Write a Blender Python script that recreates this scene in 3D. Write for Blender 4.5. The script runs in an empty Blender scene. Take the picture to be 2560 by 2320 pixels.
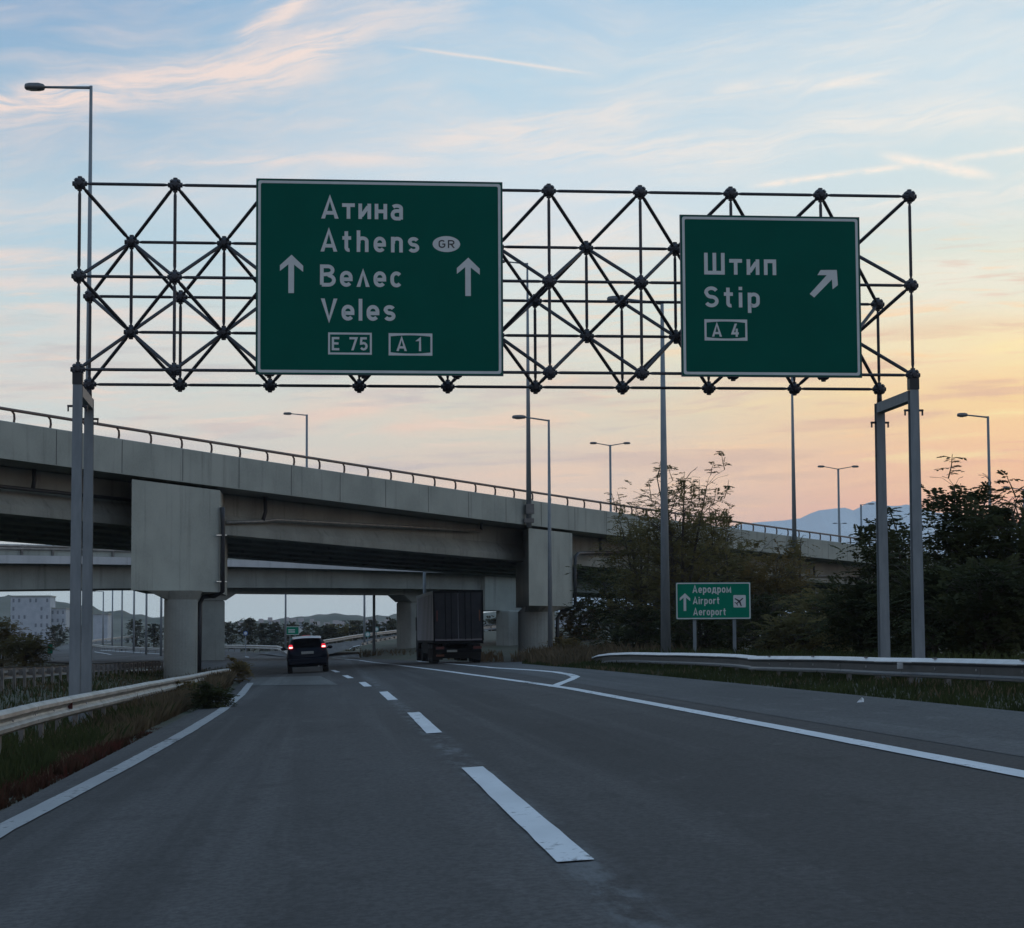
import bpy, math, random
from mathutils import Vector, Matrix, noise
R = random.Random(7)
rad = math.radians
scene = bpy.context.scene
COL = scene.collection

# ------------------------------------------------------------------ camera
FPX = 5487.5                      # focal length in pixels of a 2560 px wide frame
PITCH, YAW, ROLL = 0.0788776, 0.0838192, -0.0056757
EYE = Vector((0.0, 0.0, 1.25))
_f = Vector((math.sin(YAW) * math.cos(PITCH), math.cos(YAW) * math.cos(PITCH), math.sin(PITCH)))
_r = Vector((math.cos(YAW), -math.sin(YAW), 0.0))
_u = _r.cross(_f)
CR = _r * math.cos(ROLL) + _u * math.sin(ROLL)
CU = -_r * math.sin(ROLL) + _u * math.cos(ROLL)
CF = _f
cam = bpy.data.cameras.new("camera")
cam.sensor_width = 36.0
cam.lens = 36.0 * FPX / 2560.0
cam.clip_start = 0.5
cam.clip_end = 12000
camo = bpy.data.objects.new("camera", cam)
camo.matrix_world = Matrix(((CR.x, CU.x, -CF.x, EYE.x), (CR.y, CU.y, -CF.y, EYE.y), (CR.z, CU.z, -CF.z, EYE.z), (0, 0, 0, 1)))
COL.objects.link(camo)
scene.camera = camo

# ------------------------------------------------------------------ render + exposure
scene.render.engine = 'CYCLES'
scene.view_settings.view_transform = 'Standard'
scene.view_settings.look = 'None'
scene.view_settings.exposure = 0.0
scene.view_settings.gamma = 1.0
scene.cycles.use_denoising = True
scene.cycles.max_bounces = 6
scene.cycles.diffuse_bounces = 3
scene.cycles.glossy_bounces = 3
scene.cycles.transmission_bounces = 4
scene.cycles.volume_bounces = 1
scene.cycles.caustics_reflective = False
scene.cycles.caustics_refractive = False

# ------------------------------------------------------------------ world: dusk sky
SUN_AZ, SUN_EL = rad(24), rad(1.2)          # azimuth clockwise from +Y
world = bpy.data.worlds.new("World")
scene.world = world
world.use_nodes = True
WT = world.node_tree
for n in list(WT.nodes):
    WT.nodes.remove(n)
def wn(t, **k):
    n = WT.nodes.new(t)
    for a, b in k.items():
        setattr(n, a, b)
    return n
def _set(sock, v):
    if isinstance(v, bpy.types.NodeSocket):
        WT.links.new(v, sock)
    else:
        sock.default_value = v
def M(op, a, b=None, c=None, clamp=False):
    n = wn('ShaderNodeMath', operation=op, use_clamp=clamp)
    _set(n.inputs[0], a)
    if b is not None: _set(n.inputs[1], b)
    if c is not None: _set(n.inputs[2], c)
    return n.outputs[0]
def smooth(x, a, b):
    n = wn('ShaderNodeMapRange', interpolation_type='SMOOTHSTEP')
    _set(n.inputs['Value'], x)
    n.inputs['From Min'].default_value = a
    n.inputs['From Max'].default_value = b
    n.inputs['To Min'].default_value = 0
    n.inputs['To Max'].default_value = 1
    return n.outputs['Result']
def mixc(fac, a, b):
    n = wn('ShaderNodeMix', data_type='RGBA')
    _set(n.inputs['Factor'], fac)
    for s, v in ((n.inputs[6], a), (n.inputs[7], b)):
        if isinstance(v, bpy.types.NodeSocket): WT.links.new(v, s)
        else: s.default_value = (*v, 1)
    return n.outputs[2]
def srgb(r, g, b):
    f = lambda c: (c / 255 / 12.92) if c / 255 <= 0.04045 else ((c / 255 + 0.055) / 1.055) ** 2.4
    return (f(r), f(g), f(b))
tc = wn('ShaderNodeTexCoord')
sep = wn('ShaderNodeSeparateXYZ')
WT.links.new(tc.outputs['Generated'], sep.inputs[0])
DX, DY, DZ = sep.outputs
AZ = M('ARCTAN2', DX, DY)
EL = M('ARCSINE', M('MAXIMUM', M('MINIMUM', DZ, 0.9999), -0.9999))
def ramp(stops, span=0.32):
    n = wn('ShaderNodeValToRGB')
    _set(n.inputs[0], M('DIVIDE', EL, span))
    cr = n.color_ramp
    cr.interpolation = 'EASE'
    while len(cr.elements) > 1: cr.elements.remove(cr.elements[-1])
    for i, (e, c) in enumerate(stops):
        p = min(max(e / span, 0), 1)
        el = cr.elements[0] if i == 0 else cr.elements.new(p)
        el.position = p
        el.color = (*srgb(*c), 1)
    return n.outputs[0]
left = ramp([(0, (160, 176, 186)), (.03, (178, 191, 198)), (.05, (192, 200, 202)), (.075, (204, 208, 205)), (.105, (206, 213, 210)), (.135, (195, 212, 214)), (.185, (176, 202, 216)), (.235, (151, 183, 207)), (.29, (130, 166, 199)), (.32, (124, 160, 194))])
midr = ramp([(0, (190, 178, 176)), (.03, (205, 188, 180)), (.07, (222, 202, 186)), (.10, (214, 210, 194)), (.14, (207, 220, 216)), (.20, (200, 216, 226)), (.25, (180, 206, 222)), (.29, (162, 194, 218)), (.32, (154, 188, 214))])
right = ramp([(0, (214, 160, 140)), (.05, (238, 172, 146)), (.075, (244, 190, 152)), (.105, (248, 213, 154)), (.13, (248, 227, 178)), (.155, (226, 228, 208)), (.20, (206, 221, 222)), (.25, (202, 219, 227)), (.29, (184, 208, 223)), (.32, (178, 203, 221))])
base = mixc(smooth(AZ, -.15, .10), left, midr)
base = mixc(smooth(AZ, .08, .34), base, right)
base = mixc(M('MULTIPLY', M('SUBTRACT', 1.0, smooth(EL, .012, .05)), M('SUBTRACT', 1.0, smooth(AZ, .06, .2))), base, srgb(172, 188, 196))
# the part of the sky behind the camera: blue dusk with a faint violet belt
back = ramp([(0, (128, 132, 142)), (.08, (160, 156, 168)), (.2, (158, 170, 188)), (.32, (138, 162, 190))])
hor = M('ABSOLUTE', AZ)
base = mixc(smooth(M('ABSOLUTE', M('SUBTRACT', AZ, .25)), .9, 2.2), base, back)
base = mixc(smooth(EL, .30, 1.1), base, srgb(128, 158, 190))
# cirrus: noise laid along the sky's own azimuth / elevation
def vec(a, b, c=0.0):
    n = wn('ShaderNodeCombineXYZ')
    _set(n.inputs[0], a); _set(n.inputs[1], b); _set(n.inputs[2], c)
    return n.outputs[0]
def fbm(v, scale, detail=6, rough=.55, dist=0.0):
    n = wn('ShaderNodeTexNoise')
    WT.links.new(v, n.inputs['Vector'])
    n.inputs['Scale'].default_value = scale
    n.inputs['Detail'].default_value = detail
    n.inputs['Roughness'].default_value = rough
    n.inputs['Distortion'].default_value = dist
    return n.outputs['Fac']
tilt = M('SUBTRACT', EL, M('MULTIPLY', AZ, .13))
warp = fbm(vec(M('MULTIPLY', AZ, 6), M('MULTIPLY', tilt, 10), 3.1), 1.0, 4)
wv = M('SUBTRACT', warp, .5)
fine = fbm(vec(M('MULTIPLY', AZ, 26), M('MULTIPLY', M('ADD', tilt, M('MULTIPLY', wv, .05)), 190), 1.7), 1.0, 7, .62, .4)
broad = fbm(vec(M('MULTIPLY', AZ, 7), M('MULTIPLY', M('ADD', tilt, M('MULTIPLY', wv, .07)), 46), .3), 1.0, 6, .55, .3)
puff = fbm(vec(M('MULTIPLY', AZ, 60), M('MULTIPLY', EL, 120), 5.0), 1.0, 8, .6)
cirrus = M('MULTIPLY', smooth(broad, .36, .68), M('MULTIPLY_ADD', smooth(fine, .3, .7), .6, .4))
cirrus = M('MULTIPLY', cirrus, smooth(EL, .02, .09))
cirrus = M('MULTIPLY', cirrus, M('SUBTRACT', 1.0, smooth(EL, .24, .55)))
def px2sky(x, y):
    d = (CF * FPX + CR * (x - 1280) - CU * (y - 1160)).normalized()
    return math.atan2(d.x, d.y), math.asin(d.z)
def streak(p0, p1, width, strength, wob=.5, soft=.25, tex=None, bend=0.0):
    (a0, e0), (a1, e1) = px2sky(*p0), px2sky(*p1)
    L = math.hypot(a1 - a0, e1 - e0)
    tx, ty = (a1 - a0) / L, (e1 - e0) / L
    ra, re = M('SUBTRACT', AZ, a0), M('SUBTRACT', EL, e0)
    al = M('ADD', M('MULTIPLY', ra, tx), M('MULTIPLY', re, ty))
    pe = M('SUBTRACT', M('MULTIPLY', re, tx), M('MULTIPLY', ra, ty))
    w = width / FPX
    if bend:
        q = M('MULTIPLY', M('MULTIPLY', al, M('SUBTRACT', L, al)), 4 * bend / FPX / L / L)
        pe = M('SUBTRACT', pe, q)
    pe = M('ADD', pe, M('MULTIPLY', M('SUBTRACT', puff, .5), w * wob * 2))
    g = M('POWER', 2.718, M('MULTIPLY', M('MULTIPLY', pe, pe), -1 / w / w))
    ends = M('MULTIPLY', smooth(al, -.02 * L, soft * L), M('SUBTRACT', 1.0, smooth(al, L * (1 - soft), L * 1.02)))
    m = M('MULTIPLY', M('MULTIPLY', g, ends), strength)
    if tex is not None:
        m = M('MULTIPLY', m, M('MULTIPLY_ADD', tex, 1.0, .15))
    return m
tf = smooth(fine, .28, .66)
tp = smooth(puff, .3, .62)
marks = [
    streak((-220, 290), (520, 185), 44, 1.1, .5, .22, tf, 0),
    streak((230, 240), (1000, 40), 40, 1.1, .6, .3, tf, -22),
    streak((380, 220), (900, 150), 62, .6, .6, .35, tf, 0),
    streak((560, 140), (860, -60), 30, .9, .6, .3, tf, 12),
    streak((650, 120), (800, -80), 16, .5, .6, .3, tf, 0),
    streak((960, 112), (1520, 192), 4.2, .6, .5, .3, None, 4),
    streak((820, 60), (1250, 20), 60, .35, .5, .3, tf, 0),
    streak((240, 418), (1100, 398), 13, .6, .5, .3, tf, 8),
    streak((900, 405), (1750, 255), 34, .55, .5, .3, tf, 18),
    streak((1100, 395), (2100, 360), 48, .55, .5, .3, tf, 10),
    streak((1700, 236), (2330, 172), 17, .75, .5, .3, tf, -5),
    streak((1900, 320), (2700, 250), 50, .4, .5, .3, tf, 0),
    streak((1850, 468), (2310, 408), 8, .9, .9, .25, tp, 0),
    streak((2170, 380), (2520, 445), 13, .85, .9, .3, tp, 0),
    streak((2330, 405), (2640, 362), 9, .7, .6, .25, tp, 0),
    streak((2000, 520), (2700, 462), 20, .5, .6, .3, tf, 0),
    streak((-150, 640), (420, 640), 14, .6, .5, .25, tf, 0),
    streak((-150, 715), (560, 690), 20, .6, .5, .25, tf, 0),
    streak((-150, 775), (640, 790), 24, .5, .5, .25, tf, 0),
    streak((1000, 640), (1700, 560), 34, .5, .5, .3, tf, 0),
    streak((-80, 908), (260, 892), 3, .5, .2, .25, None, 0),
    streak((1420, 505), (1640, 478), 7, .4, .6, .3, tp, 0),
    streak((700, 1062), (1000, 1005), 18, .7, .6, .3, tf, 0),
    streak((820, 1075), (1500, 1040), 24, .75, .6, .3, tf, 0),
    streak((1050, 1215), (1750, 1150), 26, .6, .6, .3, tf, 0),
    streak((420, 1060), (900, 1075), 14, .4, .6, .3, tf, 0),
    streak((2340, 905), (2720, 820), 12, .5, .5, .25, tf, 0),
]
tot = M('MULTIPLY', cirrus, .52)
for m in marks:                                  # union of the cover
    tot = M('SUBTRACT', M('ADD', tot, m), M('MULTIPLY', tot, m))
tot = M('MINIMUM', tot, 1.0)
ccol = mixc(smooth(AZ, -.1, .3), srgb(242, 218, 206), srgb(250, 236, 222))
ccol = mixc(smooth(EL, .16, .10), ccol, ccol)
lowc = mixc(smooth(AZ, .0, .3), srgb(236, 205, 188), srgb(255, 214, 160))
ccol = mixc(smooth(EL, .105, .17), lowc, ccol)
sky = mixc(M('MULTIPLY', tot, .85), base, ccol)
# finer torn strips of cloud low down
lowm = M('MULTIPLY', smooth(EL, .02, .05), M('SUBTRACT', 1.0, smooth(EL, .15, .2)))
strip = fbm(vec(M('MULTIPLY', AZ, 20), M('MULTIPLY', M('ADD', M('SUBTRACT', EL, M('MULTIPLY', AZ, .05)), M('MULTIPLY', wv, .02)), 210), 4.4), 1.0, 7, .62, .5)
sky = mixc(M('MULTIPLY', M('MULTIPLY', smooth(strip, .52, .70), lowm), .55), sky, mixc(smooth(AZ, .02, .25), srgb(238, 212, 196), srgb(255, 208, 158)))
sky = mixc(M('MULTIPLY', M('MULTIPLY', smooth(strip, .46, .30), lowm), .45), sky, mixc(smooth(AZ, .02, .28), srgb(188, 194, 194), srgb(222, 176, 156)))
# grey-violet bars low in the sunset
bars = fbm(vec(M('MULTIPLY', AZ, 9), M('MULTIPLY', M('SUBTRACT', EL, M('MULTIPLY', AZ, .03)), 95), 9.0), 1.0, 5, .55, .3)
barm = M('MULTIPLY', smooth(bars, .5, .68), M('MULTIPLY', smooth(EL, .03, .06), M('SUBTRACT', 1.0, smooth(EL, .12, .15))))
barc = mixc(smooth(AZ, 0, .3), srgb(196, 188, 188), srgb(226, 186, 158))
sky = mixc(M('MULTIPLY', barm, .85), sky, barc)
brt = M('MULTIPLY', smooth(bars, .46, .28), M('MULTIPLY', smooth(EL, .06, .09), M('SUBTRACT', 1.0, smooth(EL, .13, .16))))
sky = mixc(M('MULTIPLY', M('MULTIPLY', brt, smooth(AZ, .1, .3)), .75), sky, srgb(255, 234, 172))
# physical twilight sky underneath
nish = wn('ShaderNodeTexSky', sky_type='NISHITA', sun_disc=False)
nish.sun_elevation = SUN_EL
nish.sun_rotation = SUN_AZ
nish.altitude = 250
sc = wn('ShaderNodeVectorMath', operation='SCALE')
WT.links.new(sky, sc.inputs[0])
sc.inputs['Scale'].default_value = 11.2            # cloud and afterglow layer, brought to the sky texture's units
add = wn('ShaderNodeVectorMath', operation='ADD')
ns = wn('ShaderNodeVectorMath', operation='SCALE')
WT.links.new(nish.outputs[0], ns.inputs[0])
ns.inputs['Scale'].default_value = 0.03
WT.links.new(sc.outputs[0], add.inputs[0])
WT.links.new(ns.outputs[0], add.inputs[1])
bg = wn('ShaderNodeBackground')
WT.links.new(add.outputs[0], bg.inputs['Color'])
bg.inputs['Strength'].default_value = 0.1
wo = wn('ShaderNodeOutputWorld')
WT.links.new(bg.outputs[0], wo.inputs['Surface'])

sun = bpy.data.lights.new("sun", 'SUN')
sun.energy = 0.12
sun.angle = rad(10)
sun.color = (1.0, .72, .5)
suno = bpy.data.objects.new("sun", sun)
suno.rotation_euler = Vector((math.sin(SUN_AZ) * math.cos(SUN_EL), math.cos(SUN_AZ) * math.cos(SUN_EL), math.sin(SUN_EL))).to_track_quat('Z', 'Y').to_euler()
COL.objects.link(suno)

# ------------------------------------------------------------------ helpers: rays, ground
def ray(x, y):
    return CF * FPX + CR * (x - 1280) - CU * (y - 1160)
def W(x, y, w):                   # point at depth w (metres along the view axis)
    return EYE + ray(x, y) * (w / FPX)
def sstep(t, a, b):
    t = min(max((t - a) / (b - a), 0), 1)
    return t * t * (3 - 2 * t)
def road_z(x, y):                 # banked road, dipping slightly, flattening beyond the overpass
    fade = 1 - sstep(y, 60, 150)
    return 0.055 * min(max(x, -3.4), 9.5) * fade - 0.0016 * min(max(y, 0), 130)
def G(x, y, off=0.0):             # point where a ray meets the road surface
    d = ray(x, y) / FPX
    h = lambda t: EYE.z + d.z * t - road_z(d.x * t, d.y * t) - off
    t0, t1 = 3.0, 3.0
    while h(t1) > 0 and t1 < 900:
        t0, t1 = t1, t1 * 1.05
    for _ in range(40):
        tm = (t0 + t1) / 2
        if h(tm) > 0: t0 = tm
        else: t1 = tm
    return EYE + d * t1

# ------------------------------------------------------------------ helpers: objects
ORG = {}
def link(o, parent=None):
    COL.objects.link(o)
    if parent is not None: o.parent = parent
    return o
def thing(name, label, cat, loc, group=None, kind=None):
    o = bpy.data.objects.new(name, None)
    o.empty_display_size = .2
    o.location = loc
    link(o)
    o['label'] = label
    o['category'] = cat
    if group: o['group'] = group
    if kind: o['kind'] = kind
    ORG[o.name] = Vector(loc)
    return o
class MB:
    def __init__(s): s.v, s.f = [], []
    def add(s, vs, fs):
        n = len(s.v)
        s.v += [Vector(p) for p in vs]
        s.f += [tuple(i + n for i in f) for f in fs]
        return s
    def hexa(s, b, t):            # bottom quad + top quad
        s.add(list(b) + list(t), [(3, 2, 1, 0), (4, 5, 6, 7), (0, 1, 5, 4), (1, 2, 6, 5), (2, 3, 7, 6), (3, 0, 4, 7)])
        return s
    def box(s, c, sx, sy, sz, m=None):
        c = Vector(c)
        pts = []
        for z in (-.5, .5):
            for x, y in ((-.5, -.5), (.5, -.5), (.5, .5), (-.5, .5)):
                p = Vector((x * sx, y * sy, z * sz))
                if m: p = m @ p
                pts.append(c + p)
        return s.hexa(pts[:4], pts[4:])
    def tube(s, p0, p1, r0, r1=None, n=8, caps=True):
        p0, p1 = Vector(p0), Vector(p1)
        r1 = r0 if r1 is None else r1
        return s.path([p0, p1], [r0, r1], n, caps)
    def path(s, pts, rs, n=8, caps=True):
        pts = [Vector(p) for p in pts]
        if not hasattr(rs, '__len__'): rs = [rs] * len(pts)
        vs, fs = [], []
        t0 = (pts[1] - pts[0]).normalized()
        a = t0.orthogonal().normalized()
        for i, p in enumerate(pts):
            t = (pts[min(i + 1, len(pts) - 1)] - pts[max(i - 1, 0)]).normalized()
            a = (a - t * a.dot(t)).normalized()
            b = t.cross(a)
            for k in range(n):
                an = 2 * math.pi * k / n
                vs.append(p + (a * math.cos(an) + b * math.sin(an)) * rs[i])
        for i in range(len(pts) - 1):
            for k in range(n):
                k2 = (k + 1) % n
                fs.append((i * n + k, i * n + k2, (i + 1) * n + k2, (i + 1) * n + k))
        if caps:
            fs.append(tuple(range(n - 1, -1, -1)))
            fs.append(tuple((len(pts) - 1) * n + k for k in range(n)))
        return s.add(vs, fs)
    def loft(s, secs, closed=True, caps=True):
        m = len(secs[0])
        vs = [p for sec in secs for p in sec]
        fs = []
        for i in range(len(secs) - 1):
            for k in range(m if closed else m - 1):
                k2 = (k + 1) % m
                fs.append((i * m + k, i * m + k2, (i + 1) * m + k2, (i + 1) * m + k))
        if caps and closed:
            fs.append(tuple(range(m - 1, -1, -1)))
            fs.append(tuple((len(secs) - 1) * m + k for k in range(m)))
        return s.add(vs, fs)
    def ball(s, c, r, nu=10, nv=6, sc=(1, 1, 1)):
        c = Vector(c)
        vs, fs = [], []
        for j in range(nv + 1):
            th = math.pi * j / nv
            for i in range(nu):
                ph = 2 * math.pi * i / nu
                vs.append(c + Vector((math.sin(th) * math.cos(ph) * sc[0], math.sin(th) * math.sin(ph) * sc[1], math.cos(th) * sc[2])) * r)
        for j in range(nv):
            for i in range(nu):
                i2 = (i + 1) % nu
                fs.append((j * nu + i, (j + 1) * nu + i, (j + 1) * nu + i2, j * nu + i2))
        return s.add(vs, fs)
    def build(s, name, mat, parent=None, smooth=False, fix=True, bevel=0):
        o0 = Vector((0, 0, 0))
        if parent is not None: o0 = ORG[parent.name]
        me = bpy.data.meshes.new(name)
        me.from_pydata([tuple(p - o0) for p in s.v], [], s.f)
        me.materials.append(mat)
        if fix:
            import bmesh
            bm = bmesh.new()
            bm.from_mesh(me)
            bmesh.ops.remove_doubles(bm, verts=bm.verts, dist=1e-5)
            bmesh.ops.recalc_face_normals(bm, faces=bm.faces)
            bm.to_mesh(me)
            bm.free()
        if smooth:
            me.polygons.foreach_set('use_smooth', [True] * len(me.polygons))
        me.update()
        o = bpy.data.objects.new(name, me)
        link(o, parent)
        if bevel:
            b = o.modifiers.new('bevel', 'BEVEL')
            b.width = bevel
            b.segments = 2
            b.limit_method = 'ANGLE'
        ORG[o.name] = o0
        return o
def tag(o, label, cat=None, group=None, kind=None):
    o['label'] = label
    if cat: o['category'] = cat
    if group: o['group'] = group
    if kind: o['kind'] = kind
    return o
def copy_part(o, parent, M4=None):
    c = o.copy()
    link(c, parent)
    if M4 is not None: c.matrix_basis = M4
    return c

# ------------------------------------------------------------------ materials
def mat(name, c1, c2=None, scale=4.0, rough=.7, metal=0.0, bump=0.0, bscale=None, stretch=(1, 1, 1), detail=5, lo=.35, hi=.65, spec=.5):
    m = bpy.data.materials.new(name)
    m.use_nodes = True
    t = m.node_tree
    b = t.nodes['Principled BSDF']
    b.inputs['Roughness'].default_value = rough
    b.inputs['Metallic'].default_value = metal
    b.inputs['Specular IOR Level'].default_value = spec
    c2 = c2 or tuple(x * .8 for x in c1)
    tcn = t.nodes.new('ShaderNodeTexCoord')
    mp = t.nodes.new('ShaderNodeMapping')
    mp.inputs['Scale'].default_value = stretch
    t.links.new(tcn.outputs['Object'], mp.inputs[0])
    nz = t.nodes.new('ShaderNodeTexNoise')
    nz.inputs['Scale'].default_value = scale
    nz.inputs['Detail'].default_value = detail
    nz.inputs['Roughness'].default_value = .6
    t.links.new(mp.outputs[0], nz.inputs['Vector'])
    rp = t.nodes.new('ShaderNodeValToRGB')
    rp.color_ramp.elements[0].position = lo
    rp.color_ramp.elements[0].color = (*c2, 1)
    rp.color_ramp.elements[1].position = hi
    rp.color_ramp.elements[1].color = (*c1, 1)
    t.links.new(nz.outputs['Fac'], rp.inputs[0])
    t.links.new(rp.outputs[0], b.inputs['Base Color'])
    if bump:
        n2 = t.nodes.new('ShaderNodeTexNoise')
        n2.inputs['Scale'].default_value = bscale or scale * 6
        n2.inputs['Detail'].default_value = 4
        t.links.new(mp.outputs[0], n2.inputs['Vector'])
        bp = t.nodes.new('ShaderNodeBump')
        bp.inputs['Strength'].default_value = bump
        bp.inputs['Distance'].default_value = .02
        t.links.new(n2.outputs['Fac'], bp.inputs['Height'])
        t.links.new(bp.outputs[0], b.inputs['Normal'])
    return m
def node_mix(t, fac, a, b, blend='MIX'):
    n = t.nodes.new('ShaderNodeMix')
    n.data_type = 'RGBA'
    n.blend_type = blend
    for s, v in ((n.inputs['Factor'], fac), (n.inputs[6], a), (n.inputs[7], b)):
        if isinstance(v, bpy.types.NodeSocket): t.links.new(v, s)
        elif isinstance(v, tuple): s.default_value = (*v, 1)
        else: s.default_value = v
    return n.outputs[2]
def tnoise(t, src, scale, detail=4, stretch=(1, 1, 1), rough=.55):
    mp = t.nodes.new('ShaderNodeMapping')
    mp.inputs['Scale'].default_value = stretch
    t.links.new(src, mp.inputs[0])
    nz = t.nodes.new('ShaderNodeTexNoise')
    nz.inputs['Scale'].default_value = scale
    nz.inputs['Detail'].default_value = detail
    nz.inputs['Roughness'].default_value = rough
    t.links.new(mp.outputs[0], nz.inputs['Vector'])
    return nz.outputs['Fac']
def tramp(t, src, p0, p1, v0=0.0, v1=1.0):
    n = t.nodes.new('ShaderNodeMapRange')
    n.interpolation_type = 'SMOOTHSTEP'
    t.links.new(src, n.inputs['Value'])
    n.inputs['From Min'].default_value = p0
    n.inputs['From Max'].default_value = p1
    n.inputs['To Min'].default_value = v0
    n.inputs['To Max'].default_value = v1
    return n.outputs['Result']

LANE_X = 1.30                     # across-road position of the dashed line
def asphalt_mat(name, base, light, wear_line=False):
    m = mat(name, base, rough=.88, spec=.12)
    t = m.node_tree
    b = t.nodes['Principled BSDF']
    src = t.nodes['Texture Coordinate'].outputs['Object']
    big = tnoise(t, src, .30, 5, (1, .22, 1))
    mid = tnoise(t, src, 1.9, 6, (1, .35, 1), .65)
    grain = tnoise(t, src, 22, 4, (1, .55, 1), .7)
    grit = tnoise(t, src, 60, 3, (1, .6, 1), .7)
    streaks = tnoise(t, src, 1.5, 5, (1, .015, 1), .6)
    tracks = tnoise(t, src, .55, 3, (1, .008, 1), .5)
    c = node_mix(t, tramp(t, big, .35, .68), base, light)
    c = node_mix(t, tramp(t, tracks, .40, .62, 0, .5), c, tuple(x * .62 for x in base))
    c = node_mix(t, tramp(t, streaks, .45, .68, 0, .5), c, tuple(x * 1.45 for x in light))
    c = node_mix(t, tramp(t, mid, .55, .70, 0, .45), c, tuple(x * .55 for x in base))
    c = node_mix(t, tramp(t, mid, .42, .30, 0, .35), c, tuple(x * 1.5 for x in light))
    c = node_mix(t, tramp(t, grain, .36, .66, 0, .48), c, tuple(x * .38 for x in base))
    c = node_mix(t, tramp(t, grit, .60, .74, 0, .4), c, tuple(x * 2.1 for x in light))
    if wear_line:                 # dusty, rubbed band under the lane dashes
        sp = t.nodes.new('ShaderNodeSeparateXYZ')
        t.links.new(src, sp.inputs[0])
        d = t.nodes.new('ShaderNodeMath'); d.operation = 'SUBTRACT'
        t.links.new(sp.outputs[0], d.inputs[0]); d.inputs[1].default_value = LANE_X + .03
        ab = t.nodes.new('ShaderNodeMath'); ab.operation = 'ABSOLUTE'
        t.links.new(d.outputs[0], ab.inputs[0])
        band = tramp(t, ab.outputs[0], .03, .24, 1, 0)
        mu = t.nodes.new('ShaderNodeMath'); mu.operation = 'MULTIPLY'
        t.links.new(band, mu.inputs[0])
        t.links.new(tramp(t, tnoise(t, src, 5, 6, (1, .22, 1), .7), .42, .66, 0, .75), mu.inputs[1])
        c = node_mix(t, mu.outputs[0], c, (.17, .175, .18))
    t.links.new(c, b.inputs['Base Color'])
    bp = t.nodes.new('ShaderNodeBump')
    bp.inputs['Strength'].default_value = .6
    bp.inputs['Distance'].default_value = .012
    t.links.new(grain, bp.inputs['Height'])
    t.links.new(bp.outputs[0], b.inputs['Normal'])
    return m
def paint_mat(name, col, under, wear):
    m = mat(name, col, rough=.8, spec=.15)
    t = m.node_tree
    b = t.nodes['Principled BSDF']
    src = t.nodes['Texture Coordinate'].outputs['Object']
    n1 = tnoise(t, src, 14, 6, (1, .5, 1), .7)
    n2 = tnoise(t, src, 1.2, 4, (1, .3, 1))
    mul = t.nodes.new('ShaderNodeMath')
    mul.operation = 'ADD'
    t.links.new(n1, mul.inputs[0]); t.links.new(n2, mul.inputs[1])
    fac = tramp(t, mul.outputs[0], wear - .12, wear + .12)
    c = node_mix(t, tramp(t, n2, .3, .7), tuple(x * .8 for x in col), col)
    c = node_mix(t, fac, c, under)
    t.links.new(c, b.inputs['Base Color'])
    return m
def concrete_mat(name, c1, c2, streak=.5):
    m = mat(name, c1, c2, rough=.85, spec=.3)
    t = m.node_tree
    b = t.nodes['Principled BSDF']
    src = t.nodes['Texture Coordinate'].outputs['Object']
    big = tnoise(t, src, .45, 6)
    drip = tnoise(t, src, 2.4, 5, (1, 1, .06))
    gr = tnoise(t, src, 12, 4)
    c = node_mix(t, tramp(t, big, .32, .68), c2, c1)
    c = node_mix(t, tramp(t, drip, .52, .75, 0, streak), c, tuple(x * .55 for x in c2))
    c = node_mix(t, tramp(t, gr, .3, .75, 0, .25), c, tuple(x * 1.12 for x in c1))
    t.links.new(c, b.inputs['Base Color'])
    bp = t.nodes.new('ShaderNodeBump')
    bp.inputs['Strength'].default_value = .25
    bp.inputs['Distance'].default_value = .02
    t.links.new(gr, bp.inputs['Height'])
    t.links.new(bp.outputs[0], b.inputs['Normal'])
    return m
def leaf_mat(name, c1, c2, scale=.7, trans=.25):
    m = mat(name, c1, c2, scale=scale, rough=.75, spec=.05, lo=.36, hi=.64, detail=4)
    t = m.node_tree
    b = t.nodes['Principled BSDF']
    out = t.nodes['Material Output']
    tr = t.nodes.new('ShaderNodeBsdfTranslucent')
    rp = [n for n in t.nodes if n.type == 'VALTORGB'][0]
    t.links.new(rp.outputs[0], tr.inputs['Color'])
    mx = t.nodes.new('ShaderNodeMixShader')
    mx.inputs[0].default_value = trans
    t.links.new(b.outputs[0], mx.inputs[1])
    t.links.new(tr.outputs[0], mx.inputs[2])
    t.links.new(mx.outputs[0], out.inputs['Surface'])
    return m
def emit_mat(name, col, strength, base=(.2, .01, .01)):
    m = mat(name, base, rough=.3)
    b = m.node_tree.nodes['Principled BSDF']
    b.inputs['Emission Color'].default_value = (*col, 1)
    b.inputs['Emission Strength'].default_value = strength
    return m

ASPH = asphalt_mat('asphalt', (.078, .073, .071), (.100, .094, .092), True)
ASPH2 = asphalt_mat('shoulder_asphalt', (.096, .095, .096), (.124, .122, .121))
PATCH = asphalt_mat('pale_concrete_asphalt', (.14, .14, .135), (.17, .168, .16))
PAINT = paint_mat('white_road_paint', (.72, .73, .74), (.07, .07, .071), 1.17)
PAINT_OLD = paint_mat('worn_road_paint', (.38, .38, .38), (.07, .07, .071), 1.14)
PAINT_GHOST = paint_mat('ghost_of_old_paint', (.092, .096, .10), (.062, .066, .072), .86)
SOIL = mat('verge_soil', (.07, .06, .04), (.035, .045, .022), scale=.5, rough=.95, bump=.6, bscale=6)
GRASS = leaf_mat('verge_grass', (.058, .070, .026), (.032, .040, .016), .35, .2)
GRASS_DRY = leaf_mat('dry_grass', (.155, .115, .07), (.08, .062, .038), .5, .2)
RED_WEED = leaf_mat('red_weed', (.095, .034, .026), (.05, .034, .02), .8, .2)
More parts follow.
